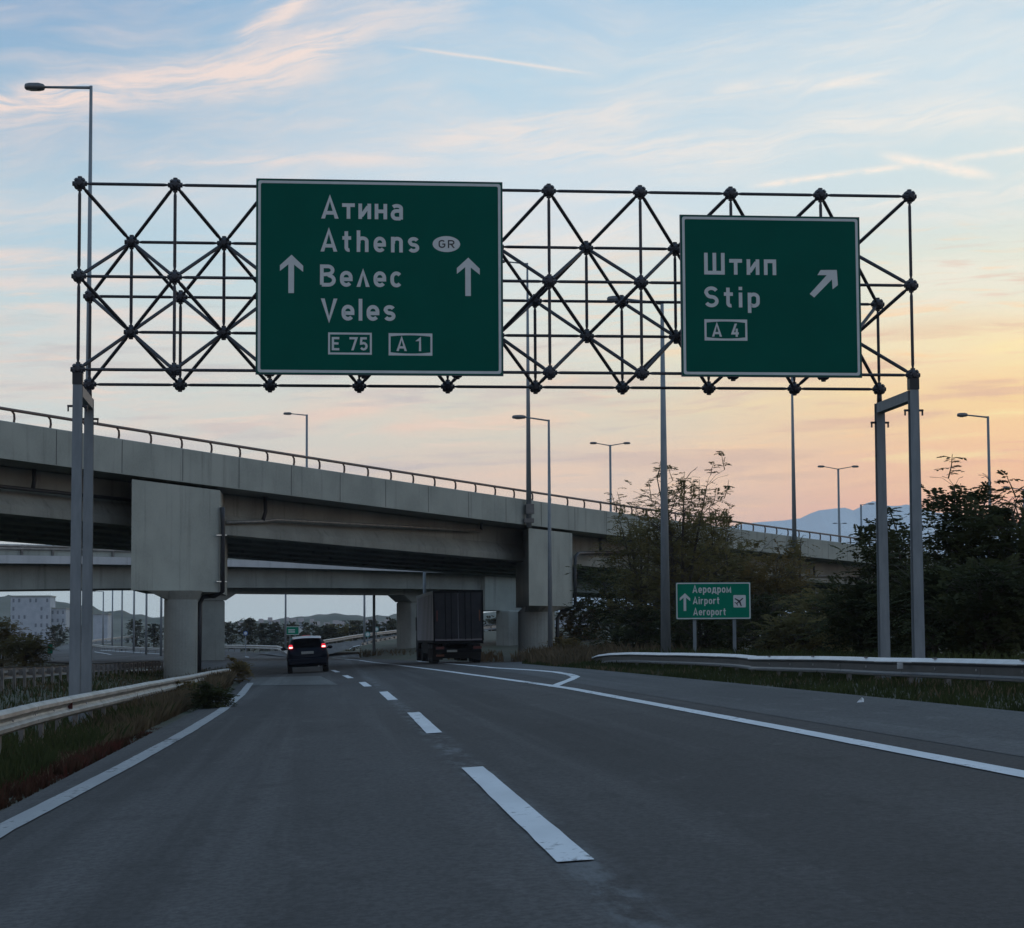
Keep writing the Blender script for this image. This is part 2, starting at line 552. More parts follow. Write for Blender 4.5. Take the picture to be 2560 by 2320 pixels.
CONC = concrete_mat('bridge_concrete', (.375, .395, .355), (.285, .305, .275), .6)
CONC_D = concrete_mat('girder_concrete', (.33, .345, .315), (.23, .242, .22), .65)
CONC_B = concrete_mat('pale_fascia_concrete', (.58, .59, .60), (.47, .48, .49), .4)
JOINT = mat('joint_sealant', (.10, .10, .10), rough=.9)
GALV = mat('galvanised_steel', (.235, .262, .275), (.18, .205, .22), scale=9, rough=.6, metal=.15, stretch=(1, 1, .2), bump=.1)
GALV_OLD = mat('weathered_guard_rail_steel', (.40, .39, .37), (.25, .24, .22), scale=2, rough=.5, metal=.4, stretch=(1, 1, 3), bump=.15)
RAIL_D = mat('dark_rail_steel', (.20, .19, .18), (.14, .13, .12), scale=4, rough=.6, metal=.3)
DARKST = mat('dark_truss_steel', (.055, .055, .065), (.035, .035, .042), scale=18, rough=.5, metal=.2, bump=.1)
BOLT = mat('bright_bolt_steel', (.62, .62, .64), rough=.3, metal=.8)
PIPE = mat('drain_pipe_plastic', (.035, .037, .042), (.025, .026, .03), rough=.55)
PIPE_L = mat('bright_drain_pipe', (.30, .30, .28), (.2, .2, .19), rough=.4, metal=.2)
RAILBR = mat('brown_handrail_paint', (.14, .085, .065), (.09, .06, .05), scale=6, rough=.5)
GREEN = mat('green_sign_sheeting', (.001, .100, .070), (.001, .090, .063), scale=1.2, rough=.5, spec=.06)
GREEN2 = mat('bright_green_sign_sheeting', (.003, .21, .125), (.003, .18, .11), scale=1.2, rough=.5, spec=.06)
WHITE_S = mat('white_sign_sheeting', (.66, .68, .66), (.60, .62, .60), scale=5, rough=.5, spec=.05)
BLACK_S = mat('black_sign_sheeting', (.02, .022, .025), rough=.5)
SIGN_BACK = mat('sign_rim_metal', (.07, .09, .10), (.05, .07, .08), rough=.5, metal=.3)
LEAF_A = leaf_mat('olive_leaves', (.21, .175, .075), (.10, .09, .04), .6, .5)
LEAF_B = leaf_mat('dark_green_leaves', (.088, .092, .040), (.036, .042, .019), .6, .35)
LEAF_C = leaf_mat('yellowing_leaves', (.23, .165, .07), (.12, .095, .04), .5, .4)
LEAF_D = leaf_mat('far_dull_leaves', (.10, .095, .06), (.06, .062, .042), .12)
BARK = mat('bark', (.09, .075, .06), (.05, .042, .034), scale=8, rough=.95, bump=.5, stretch=(1, 1, .3))
CARP = mat('dark_blue_car_paint', (.003, .006, .014), (.002, .004, .010), rough=.45, spec=.12)
CARROOF = mat('sky_glare_car_roof', (.80, .80, .80), (.72, .72, .72), rough=.25)  # near-white base stands in for sky reflected in the dark car's roof
GLASSD = mat('dark_car_glass', (.0015, .0015, .002), rough=.5, spec=.03)
RUBBER = mat('tyre_rubber', (.018, .018, .019), rough=.9)
HUB = mat('wheel_alloy', (.35, .35, .36), rough=.35, metal=.7)
PLATE = mat('number_plate', (.26, .27, .25), rough=.4)
TAIL = emit_mat('lit_tail_lamp', (1.0, .03, .05), .8)
TAILC = emit_mat('lit_tail_bulb', (1.0, .42, .40), 4.0)
TARP = mat('grey_truck_curtain', (.24, .235, .26), (.20, .20, .22), scale=1.5, rough=.6, stretch=(1, 2.5, .3), bump=.2)
DOORD = mat('dark_truck_door', (.045, .046, .050), (.032, .033, .037), scale=2, rough=.7, spec=.1)
CHASSIS = mat('truck_chassis', (.010, .010, .011), rough=.8, spec=.1)
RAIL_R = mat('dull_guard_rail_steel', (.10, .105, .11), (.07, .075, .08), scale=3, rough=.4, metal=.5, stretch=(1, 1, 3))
TOPFOLD = mat('skylit_rail_fold', (.62, .62, .62), (.5, .5, .5), scale=2, rough=.4, metal=.3)  # sky reflection along the rail top put into the colour
REFL_R = mat('red_reflector', (.10, .016, .014), rough=.3)
REFL_O = mat('orange_lamp', (.13, .04, .02), rough=.3)
LAMPH = mat('lamp_housing', (.16, .17, .18), (.12, .125, .13), rough=.4, metal=.3)
LAMPG = mat('lamp_glass', (.55, .56, .55), rough=.15)
WALLW = mat('hazed_render_wall', (.50, .53, .57), (.40, .44, .48), scale=.5, rough=.9)  # bluish grey of distant haze mixed into the wall colour
WINDOW = mat('hazed_window', (.19, .22, .26), rough=.3)  # panes lightened to blue-grey, haze put into the colour
ROOFT = mat('hazed_clay_roof', (.34, .27, .24), (.26, .21, .19), scale=3, rough=.9)  # clay red greyed in the colour to stand for haze
ROCK = mat('haze_paled_mountain', (.84, .85, .84), (.72, .74, .74), scale=.004, rough=1.0, spec=.05)  # rock paled to carry part of the distance haze in its colour
HILLM = mat('scrub_hillside', (.21, .20, .16), (.12, .125, .10), scale=.02, rough=1.0, spec=.05)  # scrub base lightened in place of denser haze at this distance
PAPER = mat('white_paper', (.75, .75, .74), rough=.8)
REDSIGN = mat('red_sign_sheeting', (.5, .03, .03), rough=.45)
BLUESIGN = mat('blue_sign_sheeting', (.03, .12, .4), rough=.45)
TEAL = mat('teal_sign_sheeting', (.08, .3, .28), rough=.5)

# ------------------------------------------------------------------ the setting: ground, roads, markings
def lerp_tab(tab, x):
    if x <= tab[0][0]: return tab[0][1]
    for (a, va), (b, vb) in zip(tab, tab[1:]):
        if x <= b: return va + (vb - va) * (x - a) / (b - a)
    return tab[-1][1]
XL = [(-20, -2.74), (62, -2.74), (80, -3.1), (100, -5), (130, -12), (165, -24), (215, -48), (260, -70)]
XR = [(-20, 7.8), (40, 7.75), (75, 7.55), (90, 7.9), (104, 9.3), (126, 9.0), (140, 6.2), (165, 4.0), (200, 3.0), (215, 2.0), (260, -14)]
def ground_z(x, y):
    xl, xr = lerp_tab(XL, y), lerp_tab(XR, y)
    z = road_z(x, y)
    k = noise.noise(Vector((x * .35, y * .2, 0))) * .06
    if x < xl:
        d = xl - x
        z = road_z(xl, y) - .05 - .06 * sstep(d, 0, 1.2) + (.34 * sstep(d, 1.8, 6) - .4 * sstep(d, 12, 30)) * (1 - sstep(y, 95, 140)) + k * sstep(d, 0.2, 2)
    elif x > xr:
        d = x - xr
        near = 1 - sstep(y, 95, 135)
        z = road_z(xr, y) - .04 + (.10 * sstep(d, 0.1, 1.6) - .35 * sstep(d, 3, 14)) * near + k * sstep(d, 0.2, 2)
    else:
        z -= .08
    if y > 240: z = z * (1 - sstep(y, 240, 330)) + -.6 * sstep(y, 240, 330)
    return z
def axis(lo, hi, fine_lo, fine_hi, step, growth):
    a = [fine_lo + i * step for i in range(int((fine_hi - fine_lo) / step) + 1)]
    d, p = step, a[-1]
    while p < hi:
        d *= growth; p = min(p + d, hi); a.append(p)
    d, p = step, a[0]
    while p > lo:
        d *= growth; p = max(p - d, lo); a.insert(0, p)
    return a
gx = axis(-4500, 4500, -14, 18, .5, 1.22)
gy = axis(-150, 6000, 4, 150, 1.5, 1.15)
mb = MB()
mb.v = [Vector((x, y, ground_z(x, y))) for y in gy for x in gx]
nx = len(gx)
mb.f = [(j * nx + i, j * nx + i + 1, (j + 1) * nx + i + 1, (j + 1) * nx + i) for j in range(len(gy) - 1) for i in range(nx - 1)]
o = mb.build('ground', SOIL, fix=False, smooth=True)
tag(o, 'earth and grass verge land stretching to the hills', kind='structure')

def sheet(name, rows, m, label, off=0.0):         # rows of (left, right) points -> strip
    mb = MB()
    vs, fs = [], []
    for a, b in rows: vs += [Vector(a) + Vector((0, 0, off)), Vector(b) + Vector((0, 0, off))]
    for i in range(len(rows) - 1): fs.append((2 * i, 2 * i + 1, 2 * i + 3, 2 * i + 2))
    mb.add(vs, fs)
    o = mb.build(name, m, fix=False)
    for p in o.data.polygons:
        if p.normal.z < 0:
            o.data.flip_normals()
            break
    tag(o, label, kind='structure')
    return o
ys = [-20 + 3 * i for i in range(94)]
mb = MB()
n = 14
for y in ys:
    a, b = lerp_tab(XL, y), lerp_tab(XR, y)
    for i in range(n + 1):
        x = a + (b - a) * i / n
        mb.v.append(Vector((x, y, road_z(x, y))))
for j in range(len(ys) - 1):
    for i in range(n):
        k = j * (n + 1) + i
        mb.f.append((k, k + 1, k + n + 2, k + n + 1))
tag(mb.build('road', ASPH, fix=False, smooth=True), 'dark grey two lane motorway carriageway bending left', kind='structure')
# paler shoulder right of the edge line
RX = lambda y: 5.42
rows = []
for i in range(50):
    y = -20 + 2.5 * i
    rows.append(((RX(y) + .1, y, road_z(RX(y) + .1, y)), (lerp_tab(XR, y) - .02, y, road_z(lerp_tab(XR, y) - .02, y))))
sheet('hard_shoulder', rows, ASPH2, 'paler asphalt shoulder right of the white edge line', .004)

def line_on_road(name, pts, width, m, label, off=.009, sub=.6):
    """painted line through ground points (list of Vectors)"""
    fine = []
    for a, b in zip(pts, pts[1:]):
        k = max(1, int((b - a).length / sub))
        fine += [a.lerp(b, i / k) for i in range(k)]
    fine.append(pts[-1])
    rows = []
    for i, p in enumerate(fine):
        t = fine[min(i + 1, len(fine) - 1)] - fine[max(i - 1, 0)]
        nrm = Vector((t.y, -t.x, 0)).normalized() * width / 2
        ja, jb = 1 + .10 * noise.noise(Vector((p.x * 3, p.y * 2.3, 1))), 1 + .10 * noise.noise(Vector((p.x * 3, p.y * 2.3, 7)))
        a, b = p - nrm * ja, p + nrm * jb
        rows.append(((a.x, a.y, road_z(a.x, a.y)), (b.x, b.y, road_z(b.x, b.y))))
    return sheet(name, rows, m, label, off)
Lpts = [Vector((G(0, 2078).x, y, 0)) for y in (-15, 0)] + [G(*p) for p in ((0, 2078), (305, 1920), (470, 1829), (552, 1778), (603, 1737), (626, 1708))]
line_on_road('edge_line', Lpts, .22, PAINT_OLD, 'worn white edge line along the left verge')
rp = [G(*p) for p in ((2560, 1938), (1960, 1822), (1426, 1722), (1337, 1709), (1170, 1686), (980, 1661), (900, 1651), (830, 1645))]
Rpts = [Vector((rp[0].x + .02, y, 0)) for y in (-15, 0, 8)] + rp
line_on_road('edge_line', Rpts, .20, PAINT, 'white edge line right of the driving lanes')
gp = [G(*p) for p in ((1384, 1717), (1405, 1708), (1424, 1701), (1440, 1693), (1424, 1687), (1390, 1681), (1345, 1677), (1233, 1670), (1130, 1660), (1040, 1652), (960, 1641))]
line_on_road('gore_line', gp, .22, PAINT, 'hooked white gore outline beside the parked truck', .011, 1.5)
cx = (G(1439, 2156).x + G(1181, 1920).x) / 2
def dash(y0, y1, x0, x1, m=PAINT, w=.2):
    line_on_road('lane_dash', [Vector((x0, y0, 0)), Vector((x1, y1, 0))], w, m, 'white lane dash between the two lanes', .010)
for (a, b) in (((1439, 2156), (1181, 1920)), ((1086, 1834), (1033, 1782)), ((982, 1751), (958, 1730)), ((920, 1717), (905, 1706)), ((877, 1696), (862, 1689)), ((845, 1681), (832, 1676))):
    A, B = G(*a), G(*b)
    dash(A.y, B.y, A.x, B.x)
dash(-8, 0, cx, cx)
# pale patch of resurfaced road before the overpass
pa = [(G(618, 1714), G(845, 1712)), (G(632, 1694), G(800, 1690))]
rows = []
for k in range(5):
    t = k / 4
    l, r_ = pa[0][0].lerp(pa[1][0], t), pa[0][1].lerp(pa[1][1], t)
    rows.append(((l.x, l.y, road_z(l.x, l.y)), (r_.x, r_.y, road_z(r_.x, r_.y))))
sheet('road_patch', rows, PATCH, 'pale strip of resurfaced road under the car', .006)

def ribbon(name, L, Rr, m, label, kind='structure'):
    return sheet(name, list(zip(L, Rr)), m, label)
# roads seen beyond the underpass
ribbon('far_road', [W(120, 1640, 215), W(300, 1640, 215), W(420, 1649, 190), W(600, 1656, 150)],
       [W(120, 1619, 330), W(300, 1618, 330), W(420, 1623, 330), W(600, 1622, 330)], ASPH2, 'grey carriageway crossing beyond the underpass')
ribbon('far_road', [W(128, 1622, 300), W(160, 1612, 330), W(200, 1606, 380), W(300, 1600, 430), W(345, 1595, 480)],
       [W(200, 1640, 260), W(215, 1617, 300), W(235, 1610, 340), W(300, 1606, 400), W(350, 1600, 450)], PATCH, 'pale slip road climbing behind the gantry posts')
ribbon('ramp_road', [W(640, 1632, 205), W(720, 1624, 215), W(800, 1613, 230), W(900, 1600, 250), W(1035, 1580, 280), W(1250, 1556, 330)],
       [W(760, 1648, 160), W(830, 1634, 180), W(880, 1619, 200), W(945, 1606, 225), W(1040, 1592, 250), W(1250, 1572, 300)], ASPH2, 'grey ramp climbing right beyond the underpass')
def mk_line(name, pts, wd, label):
    rows = [(p + Vector((0, 0, .02)), p + Vector((0, wd, .02 + wd * .02))) for p in pts]
    return sheet(name, rows, PAINT, label)
mk_line('road_line', [W(600, 1632, 250), W(700, 1638, 200)], 2.2, 'white line on the crossing carriageway')
mk_line('road_line', [W(800, 1618, 224), W(890, 1606, 240), W(960, 1596, 260)], 1.2, 'white edge line on the climbing ramp')
mk_line('road_line', [W(874, 1624, 195), W(884, 1618, 203), W(900, 1614, 208)], 1.6, 'white nose line of the ramp gore')
for a, b in (((612, 1643), (622, 1644)), ((640, 1646), (652, 1647)), ((671, 1649), (684, 1650)), ((705, 1652), (715, 1653))):
    mk_line('road_line', [W(*a, 172), W(*b, 170)], 1.2, 'short white dash on the crossing carriageway')
mk_line('road_line', [W(235, 1630, 235), W(330, 1646, 200)], 1.0, 'white line on the carriageway left of the pier')
mk_line('road_line', [W(250, 1626, 240), W(405, 1636, 220)], 1.0, 'second white line on the carriageway left of the pier')
# grassy bank of the ramp
bank = MB()
tp_ = [W(903, 1622, 190), W(960, 1606, 215), W(1040, 1594, 240), W(1250, 1576, 260), W(1520, 1560, 260)]
bt_ = [W(903, 1640, 168), W(960, 1650, 150), W(1040, 1661, 133), W(1260, 1668, 126), W(1520, 1676, 120)]
bt_ = [Vector((p.x, p.y, min(p.z, -.3))) for p in bt_]
rows = []
for k in range(9):
    t = k / 8
    rows.append([b_.lerp(t_, t) + Vector((0, 0, .5 * math.sin(t * math.pi) + noise.noise(b_.lerp(t_, t) * .3) * .35)) for b_, t_ in zip(bt_, tp_)])
bank.loft(rows, closed=False)
tag(bank.build('embankment', SOIL, smooth=True), 'grassy slope carrying the ramp beyond the underpass', kind='structure')

# hills and mountain
def ridge(name, prof, w, depth, m, label, base_z=-3, jag=0.0):
    pts = [W(x, y, w) for x, y in prof]
    fine = []
    for a, b in zip(pts, pts[1:]):
        k = 7
        fine += [a.lerp(b, i / k) for i in range(k)]
    fine.append(pts[-1])
    secs = []
    NR = 10
    for j in range(NR + 1):
        t = j / NR
        sec = []
        for i, p in enumerate(fine):
            # front foot -> crest -> back foot
            if t <= .6:
                u = t / .6
                q = Vector((p.x, p.y - depth * (1 - u), base_z + (p.z - base_z) * u ** 1.25))
            else:
                u = (t - .6) / .4
                q = Vector((p.x, p.y + depth * u, p.z + (base_z - p.z) * u))
            hgt = (p.z - base_z)
            e = 4 * t * (1 - t) if t != .6 else 0
            nn = noise.fractal(Vector((q.x, q.y, 0)) * (4.0 / depth), 1.0, 2.0, 5)
            q.z += nn * hgt * .22 * min(1, e) * (0 if abs(t - .6) < .01 else 1) + (jag * noise.noise(Vector((p.x * .11, 3, w))) if abs(t - .6) < .01 else 0)
            sec.append(q)
        secs.append(sec)
    mb = MB()
    mb.loft(secs, closed=False)
    o = mb.build(name, m, smooth=False)
    tag(o, label, kind='structure')
    return o
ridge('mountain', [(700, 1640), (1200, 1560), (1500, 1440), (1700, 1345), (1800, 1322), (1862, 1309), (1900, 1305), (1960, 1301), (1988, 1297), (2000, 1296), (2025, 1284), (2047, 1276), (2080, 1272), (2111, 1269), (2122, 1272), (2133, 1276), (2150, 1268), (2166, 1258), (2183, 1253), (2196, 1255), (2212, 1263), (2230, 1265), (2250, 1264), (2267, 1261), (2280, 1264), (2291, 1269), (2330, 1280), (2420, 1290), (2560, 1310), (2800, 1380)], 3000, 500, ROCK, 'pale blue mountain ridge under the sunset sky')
ridge('hills', [(-500, 1470), (-200, 1490), (0, 1497), (20, 1486), (40, 1492), (130, 1500), (175, 1508), (230, 1519), (270, 1527), (310, 1530), (370, 1538), (410, 1546), (470, 1552), (560, 1556), (640, 1553), (700, 1546), (760, 1540), (830, 1535), (900, 1538), (1000, 1540), (1080, 1536), (1300, 1530), (1700, 1530), (2600, 1540)], 1300, 260, HILLM, 'hazy tree covered hills beyond the underpass', jag=3.0)
ridge('hills', [(380, 1575), (480, 1566), (600, 1558), (690, 1551), (760, 1549), (860, 1556), (960, 1560), (1060, 1556), (1300, 1560)], 950, 120, HILLM, 'low settled hillside behind the far trees', jag=2.0)

# ------------------------------------------------------------------ sign gantry
GA, BAY, GD, VZ = 0.0203178, 1.6, 1.36956 * 1.6, 0.98981 * 1.6
G0 = Vector((-2.62307 * BAY, 23.232 * BAY, 2.83639 * BAY + EYE.z))
GX = Vector((math.cos(GA), math.sin(GA), 0))
GY = Vector((-math.sin(GA), math.cos(GA), 0))
def GP(i, d, k):                  # bay index, depth fraction, storey
    return G0 + GX * (i * BAY) + GY * (d * GD) + Vector((0, 0, k * VZ))
gb = GP(4.5, .5, 0); gb.z = 0
gantry = thing('sign_gantry', 'dark tubular space truss gantry spanning the road on paired steel posts', 'sign gantry', gb)
nb = MB()
nb.ball((0, 0, 0), .102, 14, 8)
for v in ((1, 0, 0), (-1, 0, 0), (0, 1, 0), (0, -1, 0), (0, 0, 1), (0, 0, -1)):
    v = Vector(v); nb.tube(v * .07, v * .124, .046, .04, 6)
for sx in (-1, 1):
    for sy in (-1, 1):
        for sz in (-1, 1):
            v = Vector((sx, sy, sz)).normalized(); nb.tube(v * .07, v * .118, .04, .034, 6)
ORG['_'] = Vector((0, 0, 0))
node0 = nb.build('ball_joint', DARKST, None, smooth=False)
cap = MB()
v = Vector((0, -1, -.25)).normalized()
cap.tube(v * .095, v * .122, .015, .012, 6)
cap0 = cap.build('bolt_head', BOLT, None)
tbm = MB()
r_ = .028
tbm.path([(0, 0, .07), (0, 0, .10), (0, 0, .19), (0, 0, BAY - .19), (0, 0, BAY - .10), (0, 0, BAY - .07)], [.013, .014, r_, r_, .014, .013], 10)
tube0 = tbm.build('tube', DARKST, None, smooth=True)
tbd = MB()
r_ = .032
tbd.path([(0, 0, .07), (0, 0, .10), (0, 0, .20), (0, 0, BAY - .20), (0, 0, BAY - .10), (0, 0, BAY - .07)], [.014, .016, r_, r_, .016, .014], 10)
tube1 = tbd.build('tube', DARKST, None, smooth=True)
def add_tube(name, a, b, src):
    o = bpy.data.objects.new(name, src.data)
    link(o, gantry)
    d = b - a
    rot = d.to_track_quat('Z', 'Y').to_matrix().to_4x4()
    o.matrix_basis = Matrix.Translation(a - gb) @ rot @ Matrix.Diagonal((1, 1, d.length / BAY, 1))
    return o
gz = Matrix.Rotation(GA, 4, 'Z')
def add_node(p):
    o = bpy.data.objects.new('ball_joint', node0.data)
    link(o, gantry)
    o.matrix_basis = Matrix.Translation(p - gb) @ gz
    ORG[o.name] = Vector((0, 0, 0))
    c = bpy.data.objects.new('bolt_head', cap0.data)
    link(c, o)
for k in range(3):
    for i in range(10): add_node(GP(i, 0, k))
for k in range(2):
    for i in range(10): add_node(GP(i, 1, k))
for k in (.5, 1.5):
    for i in range(9): add_node(GP(i + .5, .5, k))
for k in range(3):
    for i in range(9): add_tube('chord', GP(i, 0, k), GP(i + 1, 0, k), tube0)
for k in range(2):
    for i in range(9): add_tube('chord', GP(i, 1, k), GP(i + 1, 1, k), tube0)
for k in (.5, 1.5):
    for i in range(8): add_tube('chord', GP(i + .5, .5, k), GP(i + 1.5, .5, k), tube0)
for i in range(10):
    add_tube('upright', GP(i, 0, 0), GP(i, 0, 1), tube0)
    add_tube('upright', GP(i, 0, 1), GP(i, 0, 2), tube0)
    add_tube('upright', GP(i, 1, 0), GP(i, 1, 1), tube0)
for i in range(9):
    add_tube('upright', GP(i + .5, .5, .5), GP(i + .5, .5, 1.5), tube0)
    for di in (0, 1):
        for k in (0, 1): add_tube('front_brace', GP(i + .5, .5, k + .5), GP(i + di, 0, k), tube1)
        for k in (1, 2): add_tube('front_brace', GP(i + .5, .5, k - .5), GP(i + di, 0, k), tube1)
        for k in (0, 1): add_tube('rear_brace', GP(i + .5, .5, .5), GP(i + di, 1, k), tube1)
        add_tube('rear_brace', GP(i + .5, .5, 1.5), GP(i + di, 1, 1), tube1)
for t_ in (node0, cap0, tube0, tube1): bpy.data.objects.remove(t_)
def gbox(mb, c, sx, sy, sz):
    return mb.box(c, sx, sy, sz, Matrix.Rotation(GA, 3, 'Z'))
for i in (0, 9):
    for d in (0, 1):
        p = GP(i, d, 0)
        zt = p.z - .26
        g = ground_z(p.x, p.y) - .3
        mb = MB()
        secs = []
        for z, h in ((g, .185), (zt, .155)):
            c = Vector((p.x, p.y, z))
            w_, t_ = h / 2, .014
            # H section, flanges facing the traffic
            prof = [(-w_, -w_), (w_, -w_), (w_, -w_ + t_), (t_, -w_ + t_), (t_, w_ - t_), (w_, w_ - t_), (w_, w_), (-w_, w_), (-w_, w_ - t_), (-t_, w_ - t_), (-t_, -w_ + t_), (-w_, -w_ + t_)]
            secs.append([c + GX * a + GY * b for a, b in prof])
        mb.loft(secs)
        post = mb.build('post', GALV, gantry)
        mb = MB(); mb.tube((p.x, p.y, zt + .005), p - Vector((0, 0, .06)), .05, .045, 10)
        mb.build('stub', DARKST, gantry, smooth=True)
        mb = MB()
        for s in (-1, 1):
            c = Vector((p.x, p.y, zt - .36)) + GX * s * .125
            gbox(mb, c, .09, .05, .035)
            gbox(mb, c + GX * s * .03 - Vector((0, 0, .05)), .025, .03, .08)
        mb.build('rest_lug', DARKST, gantry)
    a, b = GP(i, 0, 0), GP(i, 1, 0)
    c = (a + b) / 2
    mb = MB()
    gbox(mb, (c.x, c.y, a.z - .26 - .095), .15, GD - .178, .18)
    mb.build('cross_beam', GALV, gantry)
    mb = MB()
    gbox(mb, Vector((a.x, a.y, a.z - .16)) - GY * .004, .17, .17, .19)
    mb.build('cap_plate', BLACK_S, gantry)

# ------------------------------------------------------------------ stroke lettering
def arc(cx, cy, rx, ry, a0, a1, n=9):
    return [(cx + rx * math.cos(rad(a0 + (a1 - a0) * i / n)), cy + ry * math.sin(rad(a0 + (a1 - a0) * i / n))) for i in range(n + 1)]
T2 = .08                                         # half stroke, for a cap height of 1
xh = .72
def bowl(w, y0, y1):                             # closed oval-ish loop of width w
    rx, ry = w / 2 - T2, (y1 - y0) / 2 - T2
    cx, cy = w / 2, (y0 + y1) / 2
    k = max(ry - rx, 0)
    return arc(cx, cy + k, rx, ry - k, 0, 180) + arc(cx, cy - k, rx, ry - k, 180, 360) + [(cx + rx, cy + k)]
def g_o(w=.56): return [bowl(w, 0, xh)], w
def g_e():
    w = .56; rx, ry = w / 2 - T2, xh / 2 - T2; cx, cy = w / 2, xh / 2
    return [[(cx - rx + .02, cy - .02), (cx + rx, cy - .02)] + arc(cx, cy + .06, rx, ry - .06, 0, 180) + arc(cx, cy - .06, rx, ry - .06, 180, 322)], w
def g_c():
    w = .54; rx, ry = w / 2 - T2, xh / 2 - T2; cx, cy = w / 2, xh / 2
    return [arc(cx, cy + .06, rx, ry - .06, 38, 180) + arc(cx, cy - .06, rx, ry - .06, 180, 322)], w
def g_a():
    w = .54; r_ = w - T2
    return [arc(w / 2, xh - .2, w / 2 - T2, .2 - T2, 150, 0) + [(r_, 0)],
            [(r_, .40), (.26, .40)] + arc(.24, .22, .24 - T2, .18 - .0, 90, 270)[1:] + [(r_ - .02, .08 - .04)]], w + .02
def g_s(h=xh, w=.52):
    q = (h - 2 * T2) / 4
    cx = w / 2
    rx = w / 2 - T2
    return [arc(cx, h - T2 - q, rx, q, 25, 180) + arc(cx, h - T2 - q, rx * .9, q, 180, 270)[3:-1] + arc(cx, T2 + q, rx, q, 90, 0)[1:-1] + arc(cx, T2 + q, rx, q, 0, -155)], w
def g_n(h=xh):
    w = .54
    return [[(T2, 0), (T2, xh)], [(T2 + .02, .40)] + arc(w / 2 + .01, xh - .22, w / 2 - T2 - .01, .22 - T2, 165, 0) + [(w - T2, 0)]], w
def g_r():
    return [[(T2, 0), (T2, xh)], [(T2 + .02, .42)] + arc(.30, xh - .22, .20, .22 - T2, 165, 65)], .42
GL = {
    'A': lambda: ([[(.08, 0), (.38, .97), (.68, 0)], [(.17, .27), (.59, .27)]], .76),
    't_c': lambda: ([[(0, xh - T2), (.56, xh - T2)], [(.28, xh - 2 * T2), (.28, 0)]], .56),
    'i_c': lambda: ([[(T2, 0), (T2, xh)], [(.48, 0), (.48, xh)], [(T2 + .03, .10), (.48 - .03, xh - .10)]], .56),
    'n_c': lambda: ([[(T2, 0), (T2, xh)], [(.47, 0), (.47, xh)], [(T2 * 2, xh / 2 + .01), (.39, xh / 2 + .01)]], .55),
    'p_c': lambda: ([[(T2, 0), (T2, xh - T2), (.46, xh - T2), (.46, 0)]], .54),
    'a': g_a, 'e': g_e, 'c': g_c, 'o': g_o, 's': g_s, 'n': g_n, 'r': g_r,
    't': lambda: ([[(.18, .95)] + [(.18, .20)] + arc(.30, .20, .12, .12, 180, 285)[1:], [(0, xh - T2), (.10, xh - T2)], [(.26, xh - T2), (.40, xh - T2)]], .42),
    'h': lambda: ([[(T2, 0), (T2, 1)], [(T2 + .02, .40)] + arc(.27, xh - .22, .19, .22 - T2, 165, 0) + [(.46, 0)]], .54),
    'B': lambda: ([[(T2, T2), (T2, 1 - T2), (.36, 1 - T2)] + arc(.36, .745, .20, .175, 90, -90)[1:] + [(.14, .545)], [(.36, .545 - .0)] + arc(.38, .29, .24, .21, 80, -90) + [(T2, T2)]], .70),
    'l_c': lambda: ([[(.07, 0), (.28, xh - .03), (.49, 0)]], .56),
    'V': lambda: ([[(.08, 1), (.36, .03), (.64, 1)]], .72),
    'l': lambda: ([[(T2, 0), (T2, 1)]], .16),
    'E': lambda: ([[(.56, 1 - T2), (T2, 1 - T2), (T2, T2), (.56, T2)], [(2 * T2, .52), (.50, .52)]], .58),
    '7': lambda: ([[(0, 1 - T2), (.52, 1 - T2), (.22, 0)]], .60),
    '5': lambda: ([[(.54, 1 - T2), (.13, 1 - T2), (.11, .52)] + arc(.30, .32, .22, .24, 120, -150)], .60),
    '1': lambda: ([[(.02, .74), (.24, .93), (.24, 0)]], .34),
    '4': lambda: ([[(.42, .0), (.42, .62)], [(.36, 1), (.09, .26), (.58, .26)]], .62),
    'W_c': lambda: ([[(T2, 1), (T2, T2), (.82, T2), (.82, 1)], [(.45, 2 * T2), (.45, 1)]], .90),
    'S': lambda: g_s(1.0, .64),
    'i': lambda: ([[(T2, 0), (T2, xh)], [(T2, .84), (T2, 1.0)]], .16),
    'p': lambda: ([[(T2, -.26), (T2, xh)], [(T2 * 2 - .02, .10)] + arc(.27, .26, .19, .18, 215, 360) + arc(.27, xh - .26, .19, .18, 0, 145)], .54),
    'G': lambda: ([arc(.33, .66, .25, .26, 35, 180) + arc(.33, .34, .25, .26, 180, 360) + [(.58, .48), (.36, .48)]], .68),
    'R': lambda: ([[(T2, 0), (T2, 1 - T2), (.36, 1 - T2)] + arc(.36, .70, .20, .22, 90, -90)[1:] + [(.16, .48)], [(.34, .42), (.58, 0)]], .66),
    'd_c': lambda: ([[(.02, -.14), (.02 + .06, .08), (.60, .08), (.62, -.14)], [(.16, .16), (.22, xh - T2), (.50, xh - T2), (.50, .16)]], .66),
    'm_c': lambda: ([[(T2, 0), (T2, xh - .02), (.36, .14), (.64, xh - .02), (.64, 0)]], .72),
}
